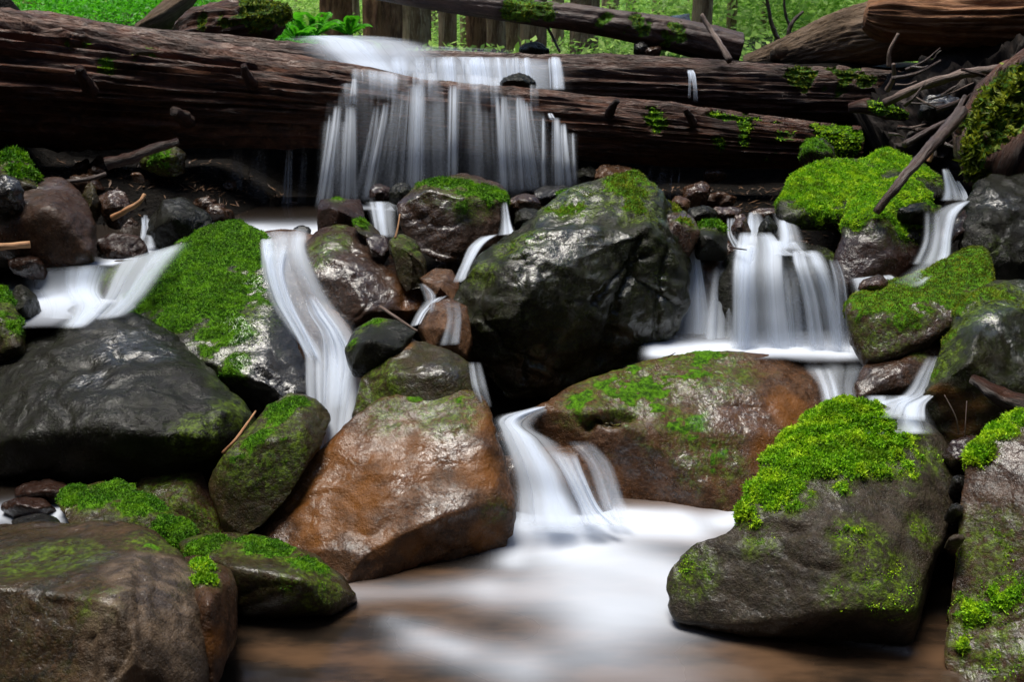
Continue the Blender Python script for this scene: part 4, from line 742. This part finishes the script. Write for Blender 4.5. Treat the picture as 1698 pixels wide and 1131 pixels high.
# loose filler stones in the gaps of the bed
fr = random.Random(12); proto = None
fill = [(-.55, 2.15, .1), (-.15, 2.55, .05), (.05, 2.5, .05), (-.3, 2.95, .38), (-.12, 3.05, .42), (.02, 3.2, .42), (-.4, 3.35, .42), (.25, 3.6, .42), (.6, 3.55, .42), (.75, 3.4, .42), (.9, 3.3, .42), (1.25, 2.7, .3), (1.35, 3.0, .4), (1.0, 1.9, .0), (-.95, 1.9, .0), (-1.3, 2.9, .38), (-1.5, 3.3, .42), (-1.1, 3.5, .42), (-.85, 3.7, .42), (.5, 4.2, .45), (.9, 4.2, .45), (1.3, 3.9, .45), (-.1, 3.8, .45), (-1.7, 3.9, .45), (1.6, 3.5, .5), (1.1, 3.65, .45), (-1.35, 3.75, .46), (-.62, 3.05, .4)]
for k, (x, y, z) in enumerate(fill):
    for q in range(3):
        X, Y = x + fr.uniform(-.12, .12), y + fr.uniform(-.1, .1); Z = ground_z(X, Y) + .01
        if proto is None:
            b = bmesh.new(); bmesh.ops.create_icosphere(b, subdivisions=4, radius=.05)
            for v in b.verts: v.co *= 1 + noise.fractal(v.co * 28, 1, 2, 4) * .28; v.co.z *= .7
            m = bpy.data.meshes.new('stone'); b.to_mesh(m); b.free(); m.polygons.foreach_set('use_smooth', np.ones(len(m.polygons), bool))
            for a in ('moss', 'alg', 'rust', 'strata', 'wet'): attr(m, a, np.zeros(len(m.vertices)))
            proto = obj('river_stone', m, M['brown']); o = proto
        else: o = proto.copy(); COL.objects.link(o)
        o.location = (X, Y, Z); o.rotation_euler = (fr.uniform(-.5, .5), fr.uniform(-.5, .5), fr.uniform(0, 6)); s_ = fr.uniform(.5, 1.3); o.scale = (s_ * fr.uniform(.8, 1.3), s_, s_)
        tag(o, 'small wet brown stone lying loose on the stream bed between bigger rocks', 'stone', 'loose stones filling the gaps of the stream bed')

for k in range(46):
    if k < 24: X, Y = fr.uniform(-2.0, -.85), fr.uniform(3.4, 4.3)
    elif k < 34: X, Y = fr.uniform(.35, 1.2), fr.uniform(3.35, 4.1)
    else: X, Y = fr.uniform(-.5, .2), fr.uniform(2.9, 3.5)
    o = proto.copy(); COL.objects.link(o); s_ = fr.uniform(.5, 1.2); o.location = (X, Y, ground_z(X, Y) + .02); o.rotation_euler = (fr.uniform(-.6, .6), fr.uniform(-.6, .6), fr.uniform(0, 6)); o.scale = (s_ * fr.uniform(.8, 1.4), s_, s_ * fr.uniform(.8, 1.2))
# dead leaves, needles and bark crumbs caught between the stones
n = 5200; X = rng.uniform(-2.2, 1.6, n); Y = rng.uniform(2.9, 4.6, n); keep = (X < -.75) | (X > .3); X, Y = X[keep], Y[keep]
me = bpy.data.meshes.new('litter'); pts_ = np.array([(x, y, ground_z(x, y) + rng.random() * .012) for x, y in zip(X, Y)]); d_ = rng.normal(size=(len(pts_), 3)) * [1, 1, .35]; d_ /= np.linalg.norm(d_, axis=1)[:, None]
s2 = np.cross(d_, [0, 0, 1.]); L_ = rng.uniform(.008, .030, (len(pts_), 1)); w_ = rng.uniform(.0015, .006, (len(pts_), 1))
Vl = np.stack([pts_ - d_ * L_, pts_ - s2 * w_, pts_ + d_ * L_, pts_ + s2 * w_], 1).reshape(-1, 3); me = mesh_np('leaf_litter', Vl, np.arange(len(Vl)).reshape(-1, 4), False); attr(me, 'rnd', np.repeat(rng.random(len(pts_)), 4))
_s = NT('dead leaves'); _s.done(_s.mix(_s.attr('rnd'), (.03, .016, .008), (.16, .08, .035)), .5)
tag(obj('leaf_litter', me, _s.m), kind='stuff')

# ------------------------------------------------------------------ logs and branches
log('fallen_log', 'massive rotten wet log across the stream, water pouring over its middle', 'wood',
    [(-420, 120, 4.15, 118), (-150, 124, 4.2, 112), (0, 130, 4.25, 108), (250, 150, 4.3, 96), (520, 172, 4.34, 72), (700, 190, 4.34, 58), (900, 205, 4.34, 56), (1100, 222, 4.32, 52), (1300, 238, 4.3, 42), (1425, 240, 4.28, 30)],
    nu=200, groove=.12, big=.09, fu=6., fv=.8, seed=3., moss=[(130, 85, 40, .1), (200, 95, 40, .25), (240, 88, 34, .1), (1240, 205, 50, .3), (1290, 215, 40, .2), (1395, 225, 34, 1.6), (1370, 240, 24, 1.2), (1080, 165, 30, .35), (1200, 200, 40, .3), (1270, 245, 30, .3), (1405, 205, 20, 1.2)], mm='moss_b', nseg=420)
log('fallen_log', 'long grey violet log lying behind the massive one, ending under the bark covered trunk', 'woodp',
    [(-400, -20, 4.75, 40), (0, 52, 4.85, 36), (300, 92, 4.9, 40), (560, 118, 4.9, 42), (800, 132, 4.9, 44), (1000, 138, 4.9, 46), (1200, 148, 4.9, 46), (1380, 155, 4.88, 44), (1490, 158, 4.85, 38)], nu=140, groove=.12, big=.08, fu=5., seed=8., moss=[(1340, 108, 30, .6), (1400, 118, 34, .9), (1430, 125, 20, .8), (20, 24, 60, .6), (70, 34, 40, .6)], mm='moss_y', nseg=340)
log('fallen_log', 'thin dark fallen log slanting across the forest edge above the falls', 'stickd',
    [(560, -26, 5.4, 12), (700, -2, 5.3, 14), (820, 12, 5.25, 19), (960, 30, 5.2, 22), (1080, 50, 5.2, 26), (1180, 72, 5.2, 30), (1225, 82, 5.2, 28)], nu=48, groove=.08, seed=5., moss=[(860, 4, 30, 1.), (900, 10, 26, .8), (1000, 30, 24, .4), (1060, 38, 24, .6), (1120, 52, 24, .5)], mm='moss_y', mL=.018, nseg=160)
log('fallen_tree', 'bark covered fallen trunk with a broken branch stub, upper right', 'bark',
    [(1235, 108, 5.35, 16), (1300, 92, 5.3, 28), (1380, 70, 5.2, 44), (1460, 52, 5.1, 52), (1600, 20, 5.0, 66), (1780, -10, 4.9, 76)], nu=110, groove=.05, big=.03, fu=8, fv=4, seed=2., nseg=260)
log('fallen_log', 'orange rotten log crossing the upper right corner', 'woodo',
    [(1436, 22, 4.72, 24), (1470, 26, 4.7, 40), (1560, 30, 4.65, 44), (1700, 28, 4.6, 48), (1900, 20, 4.5, 54)], nu=100, groove=.11, big=.10, fu=5, fv=.9, seed=6., nseg=200)
log('broken_stub', 'hollow broken branch stub on the bark covered trunk', 'bark', [(1284, 98, 5.25, 8), (1290, 86, 5.05, 12), (1296, 84, 4.95, 11)], nu=24, cat='branch stub', seed=4.)
log('root_stump', 'dark upturned stump with mossy crest at the upper left of the stream', 'wood',
    [(300, 62, 5.2, 20), (330, 48, 5.15, 34), (390, 38, 5.1, 40), (440, 30, 5.1, 36), (482, 14, 5.1, 14)], nu=64, groove=.12, big=.22, fu=3.2, fv=4, cat='stump', seed=11., moss=[(430, 6, 34, 1.2), (460, 14, 30, 1.2), (375, 36, 20, .5), (335, 40, 14, .5)], mm='moss_y', mL=.02, nseg=70)
log('tree_root', 'reddish brown rotten root sloping behind the dark stump at upper left', 'bark', [(232, 52, 5.45, 14), (262, 36, 5.45, 20), (290, 12, 5.5, 20), (320, -20, 5.6, 18)], nu=40, groove=.1, big=.15, cat='root', seed=12., nseg=50)
log('root_bulge', 'mossy broken root end jutting out beside the end of the front log', 'wood', [(1410, 178, 4.1, 9), (1440, 176, 4.05, 15), (1475, 184, 4.0, 16), (1505, 192, 4.0, 10)], nu=40, groove=.1, big=.2, cat='root', seed=13., moss=[(1460, 168, 20, 1.), (1490, 180, 20, 1.), (1500, 190, 16, 1.)], mm='moss_b', nseg=50)
log('root_mass', 'hanging yellow green moss over a dark root mass at the right edge', 'wood', [(1640, 310, 3.3, 40), (1650, 270, 3.3, 66), (1670, 220, 3.35, 82), (1720, 160, 3.4, 80), (1800, 130, 3.5, 60)], nu=90, groove=.1, big=.30, fu=2.2, fv=2.5, cat='root mass', seed=15.,
    moss=[(1620, 180, 60, .9), (1660, 150, 60, 1.), (1600, 230, 40, .9), (1600, 280, 44, .8), (1680, 180, 40, .9), (1690, 140, 50, 1.), (1640, 220, 40, .4)], mm='moss_y', mth=.03, mL=.024, nseg=80)
log('soil_bank', 'dark earth bank tangled with dead roots behind the right boulders', 'soil', [(1500, 290, 4.6, 120), (1620, 200, 4.6, 130), (1800, 160, 4.5, 150), (1980, 120, 4.4, 160)], nu=130, groove=.22, big=.35, fu=3, fv=4, cat='bank', seed=17., nseg=130)
stick('long pale curved branch arching across the dark roots at right', 'stick', [(1466, 172, 3.9), (1510, 150, 3.85), (1560, 132, 3.8), (1610, 120, 3.75), (1670, 112, 3.7)], .016, .018)
stick('dead stick leaning diagonally across the moss capped boulder at right', 'stickd', [(1452, 352, 2.92), (1490, 305, 2.93), (1528, 260, 3.0), (1560, 225, 3.1), (1595, 185, 3.2)], .012, .022)
stick('reddish broken branch lying under the big log at left', 'wood', [(176, 272, 3.5), (215, 262, 3.52), (255, 246, 3.56), (296, 234, 3.6)], .022, .014, nu=14)
stick('thin dark twig left of the reddish broken branch', 'stickd', [(108, 302, 3.4), (150, 296, 3.42), (176, 288, 3.44)], .007, .008)
stick('curved orange stick resting on the shiny purple stone', 'sticko', [(186, 362, 3.15), (210, 348, 3.14), (230, 336, 3.14), (240, 322, 3.16)], .010, .006)
stick('bare orange stick poking in from the left edge', 'sticko', [(-60, 408, 2.85), (0, 409, 2.86), (50, 405, 2.9)], .012, .010)
stick('short orange tipped twig lying over the small dark oval rock', 'stick', [(630, 509, 2.46), (655, 525, 2.42), (680, 542, 2.4), (692, 549, 2.39)], .0045, .003)
stick('slender red twig lying along the slanted mossy rock', 'sticko', [(370, 752, 1.97), (390, 730, 1.98), (408, 705, 2.03), (424, 682, 2.1)], .004, .002)
stick('pale straight pole leaning on the violet log', 'stick', [(1163, 24, 4.95), (1178, 48, 4.9), (1196, 76, 4.8), (1210, 100, 4.72)], .010, .016)
stick('thick red brown root poking toward the olive boulder at right', 'wood', [(1612, 628, 2.1), (1640, 645, 2.06), (1665, 660, 2.04), (1720, 676, 2.0)], .010, .026, nu=14)
stick('thin grass like twig standing in front of the olive boulder', 'stick', [(1590, 720, 1.98), (1584, 690, 1.98), (1566, 655, 2.0)], .0015, .001, name='twig', cat='twig')
stick('second thin twig, straighter, in front of the olive boulder', 'stick', [(1600, 725, 1.98), (1601, 700, 1.98), (1603, 665, 2.0)], .0013, .0008, name='twig', cat='twig')
stick('blond stem standing by the knobbly olive brown rock', 'sticko', [(655, 395, 2.9), (660, 375, 2.92), (663, 355, 2.95)], .0035, .002, name='twig', cat='twig')
stick('bare twig lying on the lip of the right falls', 'stickd', [(1208, 408, 2.95), (1222, 412, 2.9), (1238, 414, 2.86)], .003, .0015, name='twig', cat='twig')
stick('tiny twig in the foam at the left edge of the middle pool', 'stickd', [(1108, 592, 2.6), (1120, 585, 2.62)], .002, .001, name='twig', cat='twig')
stick('black bent sapling stem left in the bright gap at upper right', 'stickd', [(1292, 70, 6.2), (1280, 40, 6.2), (1270, -10, 6.2)], .016, .010, name='sapling', cat='sapling')
stick('black forked sapling stem right in the bright gap at upper right', 'stickd', [(1306, 66, 6.), (1312, 40, 6.), (1332, 18, 6.)], .018, .008, name='sapling', cat='sapling')
stick('thin upright stem between the two black sapling stems', 'stickd', [(1310, 45, 6.3), (1302, 20, 6.3), (1300, -15, 6.3)], .010, .007, name='sapling', cat='sapling')
stick('hanging dark twig below the thin fallen log', 'stickd', [(908, 44, 5.2), (918, 64, 5.2), (928, 86, 5.15)], .007, .006)
rr = random.Random(5)
for lab, mt, a, b, r in [('short pale twig in the root tangle behind the long curved branch', 'stick', (1485, 140, 3.95), (1520, 134, 3.95), .004), ('brown root strand below the long curved branch', 'stickd', (1555, 182, 3.9), (1640, 135, 3.7), .012),
                         ('thin dark root running up the tangle at right', 'stickd', (1480, 130, 4.0), (1560, 100, 4.), .008), ('broken root tip in the tangle, upper of the pair', 'stick', (1473, 110, 4.1), (1490, 55, 4.1), .010), ('broken root tip in the tangle, lower of the pair', 'stick', (1470, 150, 4.1), (1482, 105, 4.05), .012),
                         ('woody debris strand behind the leaning dead stick', 'stickd', (1500, 240, 3.3), (1570, 200, 3.4), .012), ('reddish debris strand beside the leaning dead stick', 'sticko', (1540, 268, 3.2), (1552, 240, 3.2), .008), ('crooked root strand left of the hanging moss', 'stickd', (1560, 230, 3.3), (1600, 160, 3.5), .014)]:
    m_ = ((a[0] + b[0]) / 2 + rr.uniform(-6, 6), (a[1] + b[1]) / 2 + rr.uniform(-6, 6), (a[2] + b[2]) / 2); stick(lab, mt, [a, m_, b], r, r * .6, name='root_strand', cat='root')

# ------------------------------------------------------------------ forest behind
def mat_leaf(name, a, b):
    s = NT(name); rnd = s.attr('rnd'); col = s.mix(rnd, a, b); s.done(col, .5, None, .3)
    tr = s.new('ShaderNodeBsdfTranslucent'); s.put(tr.inputs[0], col); mx = s.new('ShaderNodeMixShader'); mx.inputs[0].default_value = .5
    s.t.links.new(s.bsdf.outputs[0], mx.inputs[1]); s.t.links.new(tr.outputs[0], mx.inputs[2]); s.t.links.new(mx.outputs[0], s.out.inputs[0]); return s.m
M['leaf'] = mat_leaf('young leaves', (.20, .42, .05), (.50, .72, .18)); M['needle'] = mat_leaf('conifer needles', (.025, .07, .015), (.06, .15, .03))
M['fern'] = mat_leaf('fern leaves', (.05, .28, .008), (.12, .50, .015))
def leaf_mesh(name, pos, size, flat=.6):
    n = len(pos); d = rng.normal(size=(n, 3)); d[:, 2] *= (1 - flat); d /= np.linalg.norm(d, axis=1)[:, None]
    s = np.cross(d, rng.normal(size=(n, 3)) * [.4, .4, 1.]); s /= np.linalg.norm(s, axis=1)[:, None]; z = size * rng.uniform(.5, 1.3, (n, 1))
    V = np.stack([pos - d * z, pos - s * z * .45, pos + d * z, pos + s * z * .45], 1).reshape(-1, 3)
    me = mesh_np(name, V, np.arange(n * 4).reshape(-1, 4), False); attr(me, 'rnd', np.repeat(rng.random(n), 4)); return me
def trunk_mesh(seed, r, h):
    path = [(0, 0, -.3), (noise.noise(Vector((seed, 1, 0))) * .06, 0, h * .3), (noise.noise(Vector((seed, 2, 0))) * .15, 0, h * .65), (0, 0, h)]
    me = tube_mesh(path, [r * 1.15, r, r * .75, r * .2], 40, 90, wooddisp(seed, .11, .06, 7, .8)); attr(me, 'moss', np.zeros(len(me.vertices))); return me
crowns = []
for k in range(3):
    n = 130; h = rng.uniform(7., 11.6, n); rad = (12. - h) * .2 * np.sqrt(rng.random(n)); an = np.round(rng.uniform(0, 2 * math.pi, n) * 3) / 3 + rng.normal(size=n) * .12
    crowns.append(leaf_mesh('crown', np.stack([rad * np.cos(an), rad * np.sin(an), h - rad * .35], 1), .16, .7))
for i, (px, w, Y, kind, lab) in enumerate([
        (636, 62, 7.2, 'trunkr', 'thick reddish trunk with deep furrows left of the thin fallen log'), (690, 48, 8.6, 'trunk', 'brown trunk standing right against the thick reddish one'),
        (560, 52, 9.0, 'trunkr', 'dark brown trunk rising behind the bright fern'), (592, 14, 12.5, 'trunk', 'slim pale trunk between the dark brown and thick reddish ones'), (440, 34, 8.2, 'trunk', 'mossy brown trunk behind the dark stump'),
        (742, 30, 9.5, 'trunk', 'medium trunk seen alone in the gap right of the reddish pair'), (772, 18, 13., 'trunk', 'slender trunk in shade behind the medium trunk'), (790, 34, 9.2, 'trunkr', 'dark trunk at the left of the dense trunk row'),
        (822, 34, 9.8, 'trunk', 'second trunk in the dense trunk row'), (850, 40, 10.4, 'trunk', 'wide middle trunk of the dense trunk row'), (884, 44, 9.0, 'trunk', 'right hand trunk of the dense row, above the dark hump of rock'),
        (968, 46, 8.8, 'trunk', 'broad trunk behind the hanging dark twig'), (925, 20, 13.5, 'trunk', 'slim trunk far back left of the broad one'), (1010, 16, 12.5, 'trunk', 'thin trunk above the middle of the thin fallen log'),
        (1044, 16, 14., 'trunk', 'thin trunk left of the pale grey slab'), (1090, 22, 13., 'trunk', 'trunk just behind the pale grey slab'), (1162, 32, 8.6, 'trunk', 'straight trunk behind the pale leaning pole'),
        (1211, 17, 9.6, 'trunk', 'straight slim trunk in front of bright leaves'), (1263, 10, 9.8, 'trunk', 'thinnest trunk in the bright gap'), (1361, 14, 12., 'trunk', 'slim trunk touching the top of the bark covered log'),
        (1396, 15, 14., 'trunk', 'slim trunk right of it near the orange log'), (1140, 12, 16., 'trunk', 'faint far trunk left of the straight one'), (1010, 28, 18., 'trunk', 'distant trunk showing over the thin fallen log'), (720, 26, 17., 'trunk', 'far pale trunk deep in the wood at centre'),
        (500, 20, 15., 'trunk', 'far trunk seen through the gap left of the fern'), (860, 30, 19., 'trunk', 'farthest trunk behind the dense row'), (1300, 16, 19., 'trunk', 'far trunk lost in the bright leaves'), (1425, 12, 17., 'trunk', 'far trunk just left of the orange log'),
        (70, 40, 10., 'trunkr', 'dark trunk at the far upper left corner'), (205, 30, 9.5, 'trunkr', 'dark trunk rising behind the green mound'), (150, 24, 13., 'trunk', 'brown trunk behind the green mound, farther back')]):
    c = P(px, 70, Y); gz = ground_z(c.x, c.y); t = empty('pine_tree', (c.x, c.y, gz)); tag(t, lab, 'tree', 'trees of the forest behind the falls')
    obj('trunk', trunk_mesh(i * 2.3 + 1, w * .92 / 2 / F * Y, 12.), M[kind], t)
    o = obj('crown', crowns[i % 3], M['needle'], t) if i < 3 else None
    if o is None: o = bpy.data.objects.new('crown', crowns[i % 3]); COL.objects.link(o); o.parent = t
    o.rotation_euler.z = i * 1.3
def dome(n, r, h): 
    a = rng.uniform(0, 2 * math.pi, n); q = np.sqrt(rng.random(n)); z = rng.random(n) ** .6 * np.sqrt(np.clip(1.02 - q * q, 0, 1)); cl = np.sin(a * 5 + q * 9) * .08
    return np.stack([np.cos(a) * r * (q + cl), np.sin(a) * r * (q + cl), z * h], 1)
shr = [leaf_mesh('foliage', dome(2600, .8, .9), .035, .5) for _ in range(3)]
sp = [(1180, 11), (1235, 9.5), (1290, 10.5), (1340, 9.8), (1390, 11), (1430, 10), (1240, 13), (1310, 14), (1370, 13.5), (1420, 14), (1190, 15), (1110, 12), (1060, 14), (1270, 17), (1345, 18), (1400, 18), (900, 16), (990, 15), (735, 13), (765, 15), (500, 11), (470, 14), (560, 14), (610, 16), (1210, 19), (1140, 18), (680, 19), (940, 19), (1030, 19), (1455, 15), (320, 9.5), (100, 12), (240, 13)]
for i, (px, Y) in enumerate(sp):
    c = P(px, 70, Y); 
    if i < 3: me = shr[i]
    o = bpy.data.objects.new('shrub', shr[i % 3]); COL.objects.link(o)
    if i < 3: shr[i].materials.append(M['leaf'])
    o.location = (c.x, c.y, ground_z(c.x, c.y) - .15); o.rotation_euler.z = i * 2.1; s_ = .8 + (i * 37 % 10) * .05; o.scale = (s_, s_, s_ * (1. if px > 1100 else .7))
    tag(o, 'bright green leafy shrub growing between the forest trunks', 'shrub', 'leafy shrubs under the trees')
def fern(label, px, py, Y, size, n=14, lean=0.):
    V, Fc = [], []; c = P(px, py, Y); rr = random.Random(int(px))
    for k in range(n):
        a = 2 * math.pi * k / n + rr.uniform(-.3, .3); L = size * rr.uniform(.7, 1.15); hh = rr.uniform(.25, .6)
        for j in range(26):
            t = (j + 1) / 27; r = L * t; z = L * hh * math.sin(t * 2.3); x, y = math.cos(a) * r, math.sin(a) * r; w = L * .22 * math.sin(math.pi * min(1, t * .9 + .08))
            for sgn in (-1, 1):
                dx, dy = -math.sin(a) * sgn * w + math.cos(a) * w * .35, math.cos(a) * sgn * w + math.sin(a) * w * .35; b = len(V); e = L * .022
                V += [(x - math.cos(a) * e, y - math.sin(a) * e, z), (x + math.cos(a) * e, y + math.sin(a) * e, z), (x + dx * .6 + math.cos(a) * e, y + dy * .6 + math.sin(a) * e, z + .003), (x + dx, y + dy, z - w * .25), (x + dx * .6 - math.cos(a) * e, y + dy * .6 - math.sin(a) * e, z)]
                Fc.append((b, b + 1, b + 2, b + 3, b + 4))
    me = mesh_np('fern', V, Fc, False); attr(me, 'rnd', np.repeat(rng.random(len(Fc)), 5)); o = obj('fern', me, M['fern']); o.location = c; return tag(o, label, 'fern', 'ferns on the bank above the falls')
fern('bright green fern spreading above the left end of the white upper water', 520, 62, 6.2, .26); fern('bright green fern right of the larger one, touching the thick reddish trunk', 578, 58, 6.5, .20); fern('small bright fern nearest the dark stump', 492, 66, 5.9, .16)
g = []
for _ in range(26000):
    x, y = random.uniform(-3.2, -1.3), random.uniform(5.3, 8.2); g.append((x, y, ground_z(x, y) + random.random() ** 2 * .10))
me = leaf_mesh('ground_cover', np.array(g), .016, .3); tag(obj('ground_cover', me, M['fern']), kind='stuff')
g = []
for _ in range(30000):
    x = random.uniform(-9, 9); y = 5.6 + 14 * random.random() ** 1.3
    if x < -1.2 and y < 8: continue
    g.append((x, y, ground_z(x, y) + random.random() ** 2 * .14))
me = leaf_mesh('undergrowth', np.array(g), .035, .3); tag(obj('undergrowth', me, M['leaf']), kind='stuff')

rr = random.Random(21)
for k in range(22):
    x, y, Y = rr.uniform(1470, 1640), rr.uniform(110, 260), rr.uniform(3.6, 4.1); a = rr.uniform(-.9, .5); L = rr.uniform(25, 80)
    o = stick('thin dead root strand tangled in the dark earth bank at right', rr.choice(('stickd', 'stickd', 'wood', 'stick')), [(x, y, Y), (x + L * .5 * math.cos(a) + rr.uniform(-6, 6), y + L * .5 * math.sin(a) + rr.uniform(-6, 6), Y - .03), (x + L * math.cos(a), y + L * math.sin(a), Y - .02)], rr.uniform(.003, .009), .002, name='root_strand', cat='root', group='root strands in the earth bank', seed=k)

big = bpy.data.objects['fallen_log']
for i, (a, b, c, r0) in enumerate([((150, 150, 4.0), (138, 128, 3.9), (132, 112, 3.86), .020), ((420, 140, 4.15), (408, 122, 4.06), (404, 108, 4.03), .016), ((1010, 190, 4.22), (1016, 176, 4.13), (1024, 166, 4.1), .014), ((1150, 205, 4.2), (1142, 190, 4.12), (1136, 180, 4.1), .012), ((310, 200, 4.08), (300, 190, 3.98), (288, 184, 3.93), .022)]):
    st_ = stick(None, 'wood', [a, b, c], r0 * 1.5, r0 * .8, name='branch_stub', parent=big, nu=14, seed=i); st_.location = -big.location
